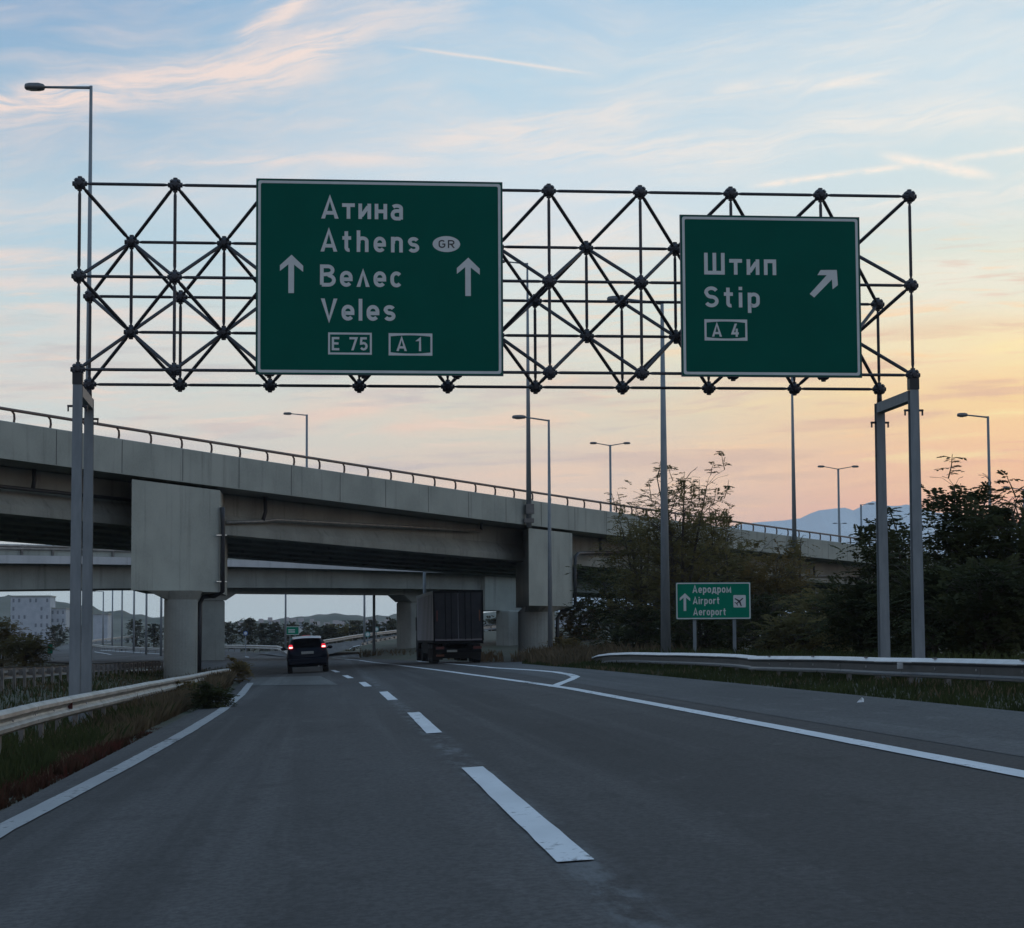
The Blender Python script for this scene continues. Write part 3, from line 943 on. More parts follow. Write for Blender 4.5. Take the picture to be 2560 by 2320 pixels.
def ribbon2d(poly, hw):
    """offset a polyline both ways with mitred joints"""
    L, Rr = [], []
    n_ = len(poly)
    P = [Vector(p) for p in poly]
    for i in range(n_):
        d0 = (P[i] - P[i - 1]).normalized() if i else None
        d1 = (P[i + 1] - P[i]).normalized() if i < n_ - 1 else None
        if d0 is None: d0 = d1
        if d1 is None: d1 = d0
        n0, n1 = Vector((-d0.y, d0.x)), Vector((-d1.y, d1.x))
        m = n0 + n1
        if m.length < 1e-4: m = n0
        m.normalize()
        k = min(1 / max(m.dot(n1), .25), 1.9)
        L.append(P[i] + m * hw * k); Rr.append(P[i] - m * hw * k)
    if n_ <= 3:                   # slanting straight strokes end on a level cut
        for i, d in ((0, (P[1] - P[0]).normalized()), (-1, (P[-1] - P[-2]).normalized())):
            if abs(d.y) > .5:
                for Q in (L, Rr):
                    Q[i] = Q[i] + d * ((P[i].y - Q[i].y) / d.y)
    return L, Rr
LIFT = [0]
def add_stroke(mb, poly, hw, fr, lift):
    """fr maps (x, y, h) to the world; small separate heights keep strokes off one plane"""
    LIFT[0] = (LIFT[0] + 1) % 7
    h = lift + LIFT[0] * .0004
    L, Rr = ribbon2d(poly, hw)
    n_ = len(L)
    vs = [fr(p.x, p.y, h) for p in L] + [fr(p.x, p.y, h) for p in Rr]
    mb.add(vs, [(i, i + 1, n_ + i + 1, n_ + i) for i in range(n_ - 1)])
def text_width(keys, track):
    return sum((GL[k]()[1] if k != ' ' else .42) + track for k in keys) - track
def add_text(mb, keys, x, y, cap_h, fr, lift=.004, width=None, track=.16, bold=1.0):
    tw = text_width(keys, track)
    sx = (width / tw) if width else cap_h
    for k in keys:
        if k == ' ':
            x += (.42 + track) * sx; continue
        st, w_ = GL[k]()
        for poly in st:
            pl = []
            for p in poly:
                q = (x + p[0] * sx, y + p[1] * cap_h)
                if not pl or (abs(q[0] - pl[-1][0]) + abs(q[1] - pl[-1][1])) > 1e-5: pl.append(q)
            add_stroke(mb, pl, T2 * (sx + cap_h) / 2 * bold, fr, lift)
        x += (w_ + track) * sx
def add_poly(mb, pts, fr, lift):
    mb.add([fr(x, y, lift) for x, y in pts], [tuple(range(len(pts)))])
def add_frame(mb, outer, inner, fr, lift):
    n_ = len(outer)
    mb.add([fr(x, y, lift) for x, y in outer] + [fr(x, y, lift) for x, y in inner], [(i, (i + 1) % n_, n_ + (i + 1) % n_, n_ + i) for i in range(n_)])
def rrect(x0, y0, x1, y1, r):
    return arc(x1 - r, y0 + r, r, r, -90, 0, 4) + arc(x1 - r, y1 - r, r, r, 0, 90, 4) + arc(x0 + r, y1 - r, r, r, 90, 180, 4) + arc(x0 + r, y0 + r, r, r, 180, 270, 4)
def sign_panel(root, fr, Wd, Ht, thick, bw, mgreen=GREEN, rim=.035):
    mb = MB()
    mb.hexa([fr(0, 0, -thick), fr(Wd, 0, -thick), fr(Wd, Ht, -thick), fr(0, Ht, -thick)], [fr(0, 0, 0), fr(Wd, 0, 0), fr(Wd, Ht, 0), fr(0, Ht, 0)])
    mb.build('rim', SIGN_BACK, root)
    mb = MB()
    add_poly(mb, rrect(rim * .4, rim * .4, Wd - rim * .4, Ht - rim * .4, .03), fr, .002)
    mb.build('panel', mgreen, root, fix=False)
    mb = MB()
    add_frame(mb, rrect(rim, rim, Wd - rim, Ht - rim, .04), rrect(rim + bw, rim + bw, Wd - rim - bw, Ht - rim - bw, .03), fr, .0045)
    mb.build('border', WHITE_S, root, fix=False)

def big_sign(name, px, corners, label, cat):
    """corners px: TL, TR, BR, BL at the plane just before the truss"""
    off = .16
    def on_plane(x, y):
        d = ray(x, y)
        o_ = GP(0, 0, 0) - GY * off
        t = (o_ - EYE).dot(GY) / d.dot(GY)
        return EYE + d * t
    tl, tr, br, bl = [on_plane(*c) for c in corners]
    x0 = ((tl + bl) / 2 - G0).dot(GX); x1 = ((tr + br) / 2 - G0).dot(GX)
    z0 = (bl.z + br.z) / 2; z1 = (tl.z + tr.z) / 2
    o_ = G0 - GY * off + GX * x0
    o_.z = z0
    fr = lambda x, y, h: o_ + GX * x + Vector((0, 0, y)) - GY * h
    root = thing(name, label, cat, o_)
    return root, fr, x1 - x0, z1 - z0
# --- left sign, local coordinates taken as fractions of its own width and height
rootA, frA, SW, SH = big_sign('direction_sign', None, ((641, 446), (1257, 455), (1258, 940), (638, 936)),
    'large green motorway sign reading Athens and Veles with two upward arrows', 'road sign')
sign_panel(rootA, frA, SW, SH, .05, .045)
ux = lambda x: (x - 60) / 1887.5 * SW
def vy(x, y):
    top = 78 + (x - 65) / 1880 * 27; bot = 1575 + (x - 55) / 1895 * 10
    return (bot - y) / (bot - top) * SH
def text_line(root, fr, keys, xa, xb, ybase, ytop, U, V, m=WHITE_S, name='lettering', lift=.005, bold=1.03, track=.16):
    mb = MB()
    xm = (xa + xb) / 2
    add_text(mb, keys, U(xa), V(xm, ybase), V(xm, ytop) - V(xm, ybase), fr, lift, U(xb) - U(xa), track, bold)
    return mb.build(name, m, root, fix=False)
text_line(rootA, frA, ['A', 't_c', 'i_c', 'n_c', 'a'], 555, 1182, 390, 226, ux, vy)
text_line(rootA, frA, ['A', 't', 'h', 'e', 'n', 's'], 550, 1303, 643, 478, ux, vy, track=.24)
text_line(rootA, frA, ['B', 'e', 'l_c', 'e', 'c'], 546, 1174, 909, 742, ux, vy, track=.19)
text_line(rootA, frA, ['V', 'e', 'l', 'e', 's'], 553, 1120, 1166, 1000, ux, vy, track=.19)
def up_arrow(root, fr, x0, tip, U, V, k=1.0):
    pts = [(330, 662), (418, 747), (418, 793), (349, 738), (349, 955), (306, 955), (306, 735), (242, 787), (242, 742)]
    mb = MB()
    P = [(U(x0 + (a - 330) * k), V(x0 + (a - 330) * k, tip + (b - 662) * k)) for a, b in pts]
    vs = [fr(x, y, .0055) for x, y in P]
    mb.add(vs, [(0, 1, 2, 3), (0, 3, 6), (0, 6, 7, 8), (3, 4, 5, 6)])
    mb.build('arrow', WHITE_S, root, fix=False)
up_arrow(rootA, frA, 330, 664, ux, vy)
up_arrow(rootA, frA, 1680, 684, ux, vy)
def shield(root, fr, x0, y0, x1, y1, U, V, keys, tx0, tx1, tb, tt, bulge, bw=15):
    mb = MB()
    xm = (x0 + x1) / 2
    n_ = 12
    outer, inner = [], []
    for s in (0, 1):
        for i in range(n_ + 1):
            t = i / n_
            x = x0 + (x1 - x0) * (t if s == 0 else 1 - t)
            y = y1 if s == 0 else y0
            outer.append((U(x), V(xm, y)))
            xi = x0 + bw + (x1 - x0 - 2 * bw) * (t if s == 0 else 1 - t)
            b = bulge * (1 - (2 * t - 1) ** 2)
            yi = (y1 - bw - bulge + b) if s == 0 else (y0 + bw + bulge - b)
            inner.append((U(xi), V(xm, yi)))
    add_frame(mb, outer, inner, fr, .0052)
    s_ = mb.build('route_shield', WHITE_S, root, fix=False)
    mb = MB()
    add_text(mb, keys, U(tx0), V(xm, tb), V(xm, tt) - V(xm, tb), fr, .0055, U(tx1) - U(tx0), .16, 1.05)
    mb.build('route_number', WHITE_S, s_, fix=False)
shield(rootA, frA, 608, 1257, 940, 1424, ux, vy, ['E', ' ', '7', '5'], 636, 908, 1392, 1292, 0)
shield(rootA, frA, 1068, 1262, 1402, 1431, ux, vy, ['A', ' ', '1'], 1128, 1318, 1397, 1295, 9)
mb = MB()
add_poly(mb, [(ux(1512) + math.cos(a) * (ux(1618) - ux(1512)), vy(1512, 581) + math.sin(a) * (vy(1512, 520) - vy(1512, 581))) for a in [2 * math.pi * i / 36 for i in range(36)]], frA, .0052)
ov = mb.build('country_oval', WHITE_S, rootA, fix=False)
mb = MB()
add_text(mb, ['G', 'R'], ux(1450), vy(1512, 611), vy(1512, 550) - vy(1512, 611), frA, .007, ux(1578) - ux(1450), .16, .85)
mb.build('country_code', BLACK_S, ov, fix=False)
# --- right sign
rootB, frB, SW2, SH2 = big_sign('direction_sign', None, ((1698, 537), (2147, 542), (2157, 943), (1706, 942)),
    'smaller green exit sign reading Stip with a slanting arrow', 'road sign')
sign_panel(rootB, frB, SW2, SH2, .05, .045)
def ux2(x): return (x - 118) / (1420 - 118) * SW2
def vy2(x, y):
    f_ = (x - 118) / 1302
    top, bot = 278 + 14 * f_, 1447 + 4 * f_
    return (bot - y) / (bot - top) * SH2
def uxs(y): return lambda x: ux2(x - (y - 860) * .022)
text_line(rootB, frB, ['W_c', 't_c', 'i_c', 'p_c'], 283, 803, 713, 557, uxs(640), vy2, track=.2)
text_line(rootB, frB, ['S', 't', 'i', 'p'], 286, 686, 949, 800, uxs(880), vy2, track=.24)
shield(rootB, frB, 290, 1036, 598, 1189, uxs(1110), vy2, ['A', ' ', '4'], 344, 540, 1161, 1066, 9)
mb = MB()
U3 = uxs(770)
P = [(1246, 676), (1252, 786), (1213, 816), (1209, 745), (1078, 876), (1046, 850), (1172, 714), (1104, 714), (1128, 677)]
P = [(U3(a), vy2(a, b)) for a, b in P]
mb.add([frB(x, y, .0055) for x, y in P], [(0, 1, 2, 3), (0, 3, 6), (0, 6, 7, 8), (3, 4, 5, 6)])
mb.build('arrow', WHITE_S, rootB, fix=False)
for root, fr, w_, h_ in ((rootA, frA, SW, SH), (rootB, frB, SW2, SH2)):
    for t in (.2, .8):
        mb = MB()
        mb.hexa([fr(w_ * t - .04, .05, -.12), fr(w_ * t + .04, .05, -.12), fr(w_ * t + .04, h_ - .05, -.12), fr(w_ * t - .04, h_ - .05, -.12)],
                [fr(w_ * t - .04, .05, -.0505), fr(w_ * t + .04, .05, -.0505), fr(w_ * t + .04, h_ - .05, -.0505), fr(w_ * t - .04, h_ - .05, -.0505)])
        mb.build('mounting_rail', GALV, root)

# ------------------------------------------------------------------ overpass (near, descending to the right)
def plan_line(K, VPX, xa, xb):
    wf = lambda x: K / (VPX - x)
    a, b = W(xa, 1400, wf(xa)), W(xb, 1400, wf(xb))
    a.z = b.z = 0
    d = (b - a).normalized()
    nrm = Vector((-d.y, d.x, 0))
    if nrm.y < 0: nrm = -nrm
    return a, d, nrm
def hit(a, d, nrm, t, x, y):      # ray through pixel with the vertical plane at inset t -> (s, z)
    o_ = a + nrm * t
    r_ = ray(x, y)
    k = (o_ - Vector((EYE.x, EYE.y, 0))).dot(nrm) / Vector((r_.x, r_.y, 0)).dot(nrm)
    p = EYE + r_ * k
    return (p - o_).dot(d), p.z
def quadfit(pts):
    # least squares quadratic z(s)
    import numpy as np
    s_, z_ = zip(*pts)
    c = np.polyfit(s_, z_, 2)
    return lambda s: float(c[0] * s * s + c[1] * s + c[2])
B1a, B1d, B1n = plan_line(340000.0, 4300.0, 0, 2146)
zb1 = quadfit([hit(B1a, B1d, B1n, 0, x, y) for x, y in ((0, 1147), (150, 1167), (600, 1223), (967, 1263), (1202, 1298), (1297, 1309), (1700, 1362), (2000, 1391), (2146, 1403))])
zt1 = quadfit([hit(B1a, B1d, B1n, 0, x, y) for x, y in ((0, 1051), (300, 1096), (600, 1141), (967, 1194.5), (1202, 1235), (1316, 1253), (1524, 1277), (1800, 1316), (2000, 1341), (2146, 1363))])
zg1 = quadfit([hit(B1a, B1d, B1n, 1.5, x, y) for x, y in ((0, 1286), (167, 1297), (600, 1338), (967, 1373), (1297, 1403), (2146, 1462))])
S0, S1 = -14.0, hit(B1a, B1d, B1n, 0, 2420, 1400)[0]
stat = [S0 + (S1 - S0) * i / 26 for i in range(27)]
def B1(s, t, z): 
    p = B1a + B1d * s + B1n * t
    return Vector((p.x, p.y, z))
mid = B1(40, 8, 0); mid.z = 0
over = thing('overpass_bridge', 'grey concrete overpass sloping down to the right above the road', 'bridge', mid)
Hd = lambda s: zb1(s)
def loft_profile(prof, stations=stat):
    """prof(s) -> list of (t, z)"""
    mb = MB()
    mb.loft([[B1(s, t, z) for t, z in prof(s)] for s in stations])
    return mb
WD = 15.0
loft_profile(lambda s: [(0, zb1(s)), (0, zt1(s) - .03), (.03, zt1(s)), (.30, zt1(s)), (.33, zt1(s) - .03), (.36, zb1(s) + .12), (.30, zb1(s) + .02)]).build('parapet', CONC, over)
loft_profile(lambda s: [(WD - .33, zb1(s) + .1), (WD - .3, zt1(s)), (WD, zt1(s)), (WD, zb1(s))]).build('parapet', CONC, over)
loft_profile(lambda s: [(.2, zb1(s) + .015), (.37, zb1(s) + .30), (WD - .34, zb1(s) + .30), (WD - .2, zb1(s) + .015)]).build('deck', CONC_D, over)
for t0 in (1.5, 4.2, 6.9, 9.6, 12.3):
    def gp(s, t0=t0):
        h = zb1(s) + .013 - zg1(s)
        zb = zg1(s)
        return [(t0, zb), (t0, zb + .18 * h), (t0 + .42, zb + .50 * h), (t0 + .42, zb + .98 * h), (t0 + .78, zb + .98 * h), (t0 + .78, zb + .50 * h), (t0 + 1.2, zb + .18 * h), (t0 + 1.2, zb)]
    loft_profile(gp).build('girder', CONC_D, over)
sj0 = hit(B1a, B1d, B1n, 0, 728.5, 1200)[0]
sj1 = hit(B1a, B1d, B1n, 0, 851, 1200)[0]
step = (hit(B1a, B1d, B1n, 0, 1171, 1260)[0] - sj0) / 4
k = int((S0 - sj0) / step)
while sj0 + k * step < S1 - 2:
    s = sj0 + k * step
    k += 1
    if s < S0 + 1: continue
    mb = MB()
    mb.hexa([B1(s - .02, -.004, zb1(s) + .03), B1(s + .02, -.004, zb1(s) + .03), B1(s + .02, .02, zb1(s) + .03), B1(s - .02, .02, zb1(s) + .03)],
            [B1(s - .02, -.004, zt1(s) - .05), B1(s + .02, -.004, zt1(s) - .05), B1(s + .02, .02, zt1(s) - .05), B1(s - .02, .02, zt1(s) - .05)])
    mb.build('expansion_joint', JOINT, over)
# handrail on cranked posts
rail_h = .46
mb = MB()
mb.loft([[B1(s, .16 + a, zt1(s) + rail_h + b) for a, b in ((-.06, -.05), (.06, -.05), (.07, 0), (.04, .055), (-.04, .055), (-.07, 0))] for s in stat])
hr = mb.build('handrail', RAILBR, over)
s = S0 + .8
while s < S1:
    mb = MB()
    z = zt1(s) - .004
    mb.path([B1(s + .06, .2, z), B1(s + .075, .18, z + .16), B1(s + .03, .16, z + .33), B1(s - .10, .16, z + rail_h - .02)], [.05, .048, .045, .04], 6)
    mb.build('handrail_post', RAILBR, hr)
    s += 2.0
# pier caps and columns
def pier(px0, px1, ytop_gap, ybot, L, colx, colw, colr, hb):
    sa, _ = hit(B1a, B1d, B1n, -.05, px0, 1400)
    sb, zbot = hit(B1a, B1d, B1n, -.05, (px0 + px1) / 2, ybot)
    sb, _ = hit(B1a, B1d, B1n, -.05, px1, 1400)
    Y = Vector((-.0, 1, 0))
    A, B = B1(sa, -.05, 0), B1(sb, -.05, 0)
    za, zb_ = zb1(sa) - .16, zb1(sb) - .16
    mb = MB()
    q = [A, B, B + Y * L, A + Y * L]
    mb.hexa([Vector((p.x, p.y, zbot)) for p in q], [Vector((p.x, p.y, z)) for p, z in zip(q, (za, zb_, zb_, za))])
    capo = mb.build('pier_cap', CONC, over)
    c = (A + B) / 2 + Y * L * .35
    cc = W(colx, 1560, colw)
    # haunch easing into the round column
    n_ = 24
    ctr = Vector((cc.x, cc.y, 0))
    qc = (A + B) / 2 + Y * L / 2
    top, bot = [], []
    for i in range(n_):
        a = 2 * math.pi * i / n_
        d_ = Vector((math.cos(a), math.sin(a), 0))
        bot.append(ctr + d_ * colr + Vector((0, 0, zbot - hb)))
        best = 99
        for j in range(4):
            p, e = q[j], q[(j + 1) % 4] - q[j]
            den = d_.x * e.y - d_.y * e.x
            if abs(den) < 1e-9: continue
            w_ = Vector((p.x - ctr.x, p.y - ctr.y, 0))
            tt = (w_.x * e.y - w_.y * e.x) / den
            uu = (w_.x * d_.y - w_.y * d_.x) / den
            if tt > 0 and -.001 <= uu <= 1.001: best = min(best, tt)
        top.append(ctr + d_ * (min(best * .97, 2.6) if best < 90 else colr * 1.3) + Vector((0, 0, zbot + .003)))
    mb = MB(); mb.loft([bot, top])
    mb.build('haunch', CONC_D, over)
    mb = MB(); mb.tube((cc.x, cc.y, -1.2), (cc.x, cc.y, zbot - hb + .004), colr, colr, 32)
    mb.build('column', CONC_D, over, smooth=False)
    return A, B, zbot
for f_ in ():
    pass
P1 = pier(328, 549, 0, 1478, 7.0, 452, 87.5, .665, .35)
P2 = pier(1322, 1431, 0, 1515, 8.0, 1341, 117.0, .98, .30)
# drain pipes
def on1(t, x, y):
    s, z = hit(B1a, B1d, B1n, t, x, y)
    return B1(s, t, z)
def pipe(pts, r, m=PIPE, nm='drain_pipe'):
    mb = MB(); mb.path(pts, r, 8)
    return mb.build(nm, m, over, smooth=True)
pipe([on1(1.42, x, y) for x, y in ((566, 1306), (660, 1303), (690, 1299), (760, 1303), (1000, 1316), (1203, 1327))], .075, PIPE_L)
pipe([on1(1.42, 663, 1242), on1(1.42, 664, 1280), on1(1.42, 657, 1302)], .085)
pipe([on1(1.42, 1203, 1298), on1(1.42, 1203, 1327)], .075)
pipe([on1(1.42, -60, 1208), on1(1.42, 0, 1216), on1(1.42, 170, 1234), on1(1.42, 325, 1250)], .075)
pipe([on1(1.42, 85, 1172), on1(1.42, 86, 1200), on1(1.42, 82, 1224)], .085)
pipe([on1(-.18, 556, 1268), on1(-.18, 557, 1300), on1(-.18, 556, 1480), on1(.5, 536, 1490), on1(1.0, 508, 1492), on1(.8, 500, 1508), on1(.8, 497, 1690)], .10)
for y in (1338, 1454):
    mb = MB(); mb.tube(on1(-.18, 540, y), on1(-.18, 566, y), .03, .03, 6); mb.build('pipe_clamp', BOLT, over)
pipe([on1(1.42, 1590, 1384), on1(1.42, 1500, 1381), on1(-.2, 1446, 1384), on1(-.2, 1438, 1392), on1(-.2, 1438, 1512), on1(.6, 1424, 1522), on1(1.0, 1404, 1528), on1(1.0, 1394, 1545), on1(1.0, 1392, 1650)], .10)
pipe([on1(1.42, 1500, 1345), on1(1.42, 1502, 1380)], .08)
pipe([on1(1.42, 2020, 1440), on1(1.42, 2200, 1441)], .08, PIPE_L)
pipe([on1(1.42, 2034, 1410), on1(1.42, 2036, 1438)], .08)

# ------------------------------------------------------------------ second bridge behind it
B2a, B2d, B2n = plan_line(1094000.0, 7860.0, 0, 1209)
zf0 = quadfit([hit(B2a, B2d, B2n, 0, x, y) for x, y in ((0, 1408), (160, 1409), (317, 1412), (568, 1417), (980, 1428), (1209, 1435), (2100, 1489))])
zf1 = quadfit([hit(B2a, B2d, B2n, 0, x, y) for x, y in ((0, 1386), (320, 1394), (568, 1400.5), (980, 1413), (1209, 1419), (2100, 1474))])
zw0 = quadfit([hit(B2a, B2d, B2n, 1.0, x, y) for x, y in ((0, 1473), (317, 1474), (568, 1468), (980, 1473), (1209, 1473), (2100, 1512))])
T0, T1_ = hit(B2a, B2d, B2n, 0, -220, 1400)[0], hit(B2a, B2d, B2n, 0, 2350, 1400)[0]
st2 = [T0 + (T1_ - T0) * i / 24 for i in range(25)]
def B2(s, t, z):
    p = B2a + B2d * s + B2n * t
    return Vector((p.x, p.y, z))
m2 = B2(20, 5, 0)
rear = thing('rear_bridge', 'lower concrete bridge behind the overpass with steel rails and portal columns', 'bridge', m2)
def loft2(prof, stations=st2):
    mb = MB(); mb.loft([[B2(s, t, z) for t, z in prof(s)] for s in stations]); return mb
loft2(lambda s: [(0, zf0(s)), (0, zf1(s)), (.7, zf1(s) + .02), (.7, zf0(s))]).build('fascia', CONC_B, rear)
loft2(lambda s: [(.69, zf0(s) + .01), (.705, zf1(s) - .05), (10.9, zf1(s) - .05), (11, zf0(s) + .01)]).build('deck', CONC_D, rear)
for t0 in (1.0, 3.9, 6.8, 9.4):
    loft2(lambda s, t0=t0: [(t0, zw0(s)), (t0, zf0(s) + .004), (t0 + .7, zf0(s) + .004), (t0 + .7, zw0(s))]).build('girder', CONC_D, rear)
loft2(lambda s: [(.32, zf1(s) + .36), (.25, zf1(s) + .42), (.25, zf1(s) + .50), (.32, zf1(s) + .54), (.25, zf1(s) + .58), (.25, zf1(s) + .66), (.34, zf1(s) + .72), (.37, zf1(s) + .72), (.37, zf1(s) + .36)]).build('guard_rail', GALV_OLD, rear)
loft2(lambda s: [(.40, zf1(s) + .022), (.40, zf1(s) + .40), (.60, zf1(s) + .40), (.60, zf1(s) + .022)]).build('parapet', CONC, rear)
s = T0 + 1
while s < hit(B2a, B2d, B2n, 0, 1300, 1400)[0]:
    mb = MB(); mb.box(B2(s, .31, zf1(s) + .36), .14, .10, .66, Matrix.Rotation(math.atan2(B2d.y, B2d.x), 3, 'Z'))
    mb.build('rail_post', RAIL_D, rear)
    s += 2.2
def portal(xl, xr, t, cw, ytop, hx, hy):
    """cross beam with haunched corners between two columns, running along the bridge front"""
    pa, pb = hit(B2a, B2d, B2n, t, xl, ytop), hit(B2a, B2d, B2n, t, xr, ytop)
    return pa, pb
bt = 2.2
pA, zA = hit(B2a, B2d, B2n, bt, 565, 1484)
pB, zB = hit(B2a, B2d, B2n, bt, 1029, 1487)
hA = hit(B2a, B2d, B2n, bt, 592, 1484)[0] - pA
zh = hit(B2a, B2d, B2n, bt, 565, 1501)[1]
zbeam = (zA + zB) / 2
prof = [(pA - 2.6, zh), (pA, zh), (pA + hA, zbeam), (pB - hA * .8, zbeam), (pB, zh), (pB + 2.6, zh), (pB + 2.6, zw0(pB) + .02), (pA - 2.6, zw0(pA) + .02)]
mb = MB()
f_ = [B2(s, bt, z) for s, z in prof]
b_ = [B2(s, bt + 2.0, z) for s, z in prof]
mb.add(f_ + b_, [(0, 1, 6, 7), (1, 2, 6), (2, 3, 6), (3, 4, 6), (4, 5, 6)][:0] + [(7, 0, 1, 2), (7, 2, 3, 6), (6, 3, 4, 5), (15, 10, 9, 8), (14, 11, 10, 15), (14, 13, 12, 11)] + [(i, i + 8, (i + 1) % 8 + 8, (i + 1) % 8) for i in range(8)])
mb.build('cross_beam', CONC_D, rear)
ang2 = Matrix.Rotation(math.atan2(B2d.y, B2d.x), 3, 'Z')
for pc in (pA - 1.3, pB + 1.3):
    mb = MB()
    c = B2(pc, bt + 1.0, (zh - 1.5) / 2)
    mb.box(c, 2.59, 1.9, zh + 1.5 - .004, ang2)
    mb.build('column', CONC_D, rear, bevel=.12)
pa, z0_ = hit(B2a, B2d, B2n, .55, 1213, 1526)
pb, _ = hit(B2a, B2d, B2n, .55, 1330, 1526)
mb = MB()
q = [B2(pa, .55, 0), B2(pb, .55, 0), B2(pb, 9.5, 0), B2(pa, 9.5, 0)]
mb.hexa([Vector((p.x, p.y, z0_)) for p in q], [Vector((p.x, p.y, zf0((pa + pb) / 2) - .05)) for p in q])
mb.build('pier_cap', CONC, rear)
for x in (1272, 1318):
    c = W(x, 1580, 166)
    mb = MB(); mb.box((c.x, c.y, (z0_ - 1.5) / 2), 1.25, 1.6, z0_ + 1.5 - .004, ang2); mb.build('column', CONC_D, rear, bevel=.1)

# ------------------------------------------------------------------ lamp posts
def lamp_post(label, base, ztop, arm, r0=.11, r1=.05, head=.62, double=False, dirv=None, up=.04, n=10, detail=True):
    dirv = (dirv or Vector((-1, .0, 0))).normalized()
    root = thing('lamp_post', label, 'street lamp', base, 'lamp posts along the motorway')
    top = Vector((base[0], base[1], ztop))
    mb = MB(); mb.path([base, top], [r0, r1], n)
    mb.build('pole', GALV, root, smooth=True)
    for sgn in ((1, -1) if double else (1,)):
        d = dirv * sgn
        a = top - Vector((0, 0, .05))
        b = top + d * (arm - head) + Vector((0, 0, up * arm))
        mb = MB(); mb.path([a, b + d * .08], [.042, .034], 6)
        mb.build('arm', GALV, root, smooth=True)
        side = Vector((-d.y, d.x, 0))
        secs, gl = [], []
        for t, w_, h0, h1 in ((0, .05, -.03, .04), (.06, .11, -.07, .075), (.3, .15, -.09, .105), (.75, .15, -.085, .10), (.94, .11, -.07, .08), (1, .05, -.04, .04)):
            c = b + d * (head * t)
            secs.append([c + side * x * w_ + Vector((0, 0, z)) for x, z in ((-1, 0), (-.9, h0 * .95), (0, h0), (.9, h0 * .95), (1, 0), (.9, h1 * .85), (0, h1), (-.9, h1 * .85))])
        mb = MB(); mb.loft(secs)
        hd = mb.build('lamp_head', LAMPH, root, smooth=True)
        if detail:
            gsec = []
            for t, w_, z in ((.3, .09, -.075), (.42, .125, -.105), (.7, .12, -.105), (.86, .08, -.07)):
                c = b + d * (head * t)
                gsec.append([c + side * x * w_ + Vector((0, 0, zz)) for x, zz in ((-1, -.055), (-.5, z), (.5, z), (1, -.055))])
            mb = MB(); mb.loft(gsec, closed=True)
            mb.build('lamp_glass', LAMPG, hd, smooth=True)
    return root
def foot(x, y, w, z=None):
    p = W(x, y, w)
    return Vector((p.x, p.y, ground_z(p.x, p.y) - .2 if z is None else z))
def ztop(x, y, w): return W(x, y, w).z
lamp_post('tall lamp post rising above the left end of the sign gantry', foot(224, 600, 60), ztop(224, 207, 60), 1.8, .10, .042, .55, up=-.03)
lamp_post('thick lamp post behind the right guard rail, its head seen through the truss', foot(1660, 1200, 69), ztop(1651, 750, 69), 1.75, .175, .055, .66, up=.05)
lamp_post('lamp post standing before the second pier, head just below the big sign', foot(1374, 1340, 107), ztop(1362, 1047, 107), 1.8, .135, .055, .68, up=.07)
s, _ = hit(B1a, B1d, B1n, -.25, 1322, 1260)
p = B1(s, -.25, 0)
bz = zb1(s) - .15
lp = lamp_post('lamp post bolted to the overpass parapet above the second pier', Vector((p.x, p.y, bz)), ztop(1318, 650, 114), 1.75, .15, .05, .6)
mb = MB(); mb.box((p.x, p.y + .0, bz + .35), .5, .42, .22); mb.build('bracket', RAIL_D, lp)
mb = MB(); mb.box((p.x + .05, p.y + .0, bz + .95), .42, .42, .5); mb.build('control_box', RAIL_D, lp)
s, _ = hit(B1a, B1d, B1n, -.25, 1986, 1340)
p = B1(s, -.25, 0)
lp = lamp_post('lamp post rising from the overpass parapet below the smaller green sign', Vector((p.x, p.y, zb1(s) - .1)), ztop(1972, 895, 147), 1.75, .17, .06, .6)
mb = MB(); mb.box((p.x, p.y, zb1(s) + .25), .5, .42, .22); mb.build('bracket', RAIL_D, lp)
lamp_post('slim lamp post above the overpass rail left of centre', foot(767, 1100, 160, 5.0), ztop(767, 1036, 160), 1.7, .10, .08, .6, detail=False)
lamp_post('double armed lamp post beyond the overpass under the truss middle', foot(1526, 1180, 175, 2.0), ztop(1525, 1112, 175), 1.62, .11, .09, .55, True, up=.09, detail=False)
lamp_post('double armed lamp post in front of the mountain ridge', foot(2097, 1260, 190, 1.0), ztop(2092, 1171, 190), 1.8, .13, .09, .6, True, up=.10, detail=False)
lamp_post('lamp post behind the dark trees at far right', foot(2472, 1140, 105), ztop(2463, 1040, 105), 1.5, .10, .06, .5)
lamp_post('double armed lamp post at the right edge above the trees', foot(2560, 1260, 165, 0), ztop(2556, 1222, 165), 1.55, .1, .08, .5, True, detail=False)
lamp_post('small distant lamp post before the mountain, lower of the pair', foot(2100, 1330, 420, 0), ztop(2101, 1309, 420), 1.4, .16, .14, .9, True, detail=False)
lamp_post('distant lamp post with a long arm under the mountain peak', foot(2153, 1300, 300, 0), ztop(2151, 1261, 300), 1.9, .16, .13, .9, dirv=Vector((1, 0, 0)), detail=False)
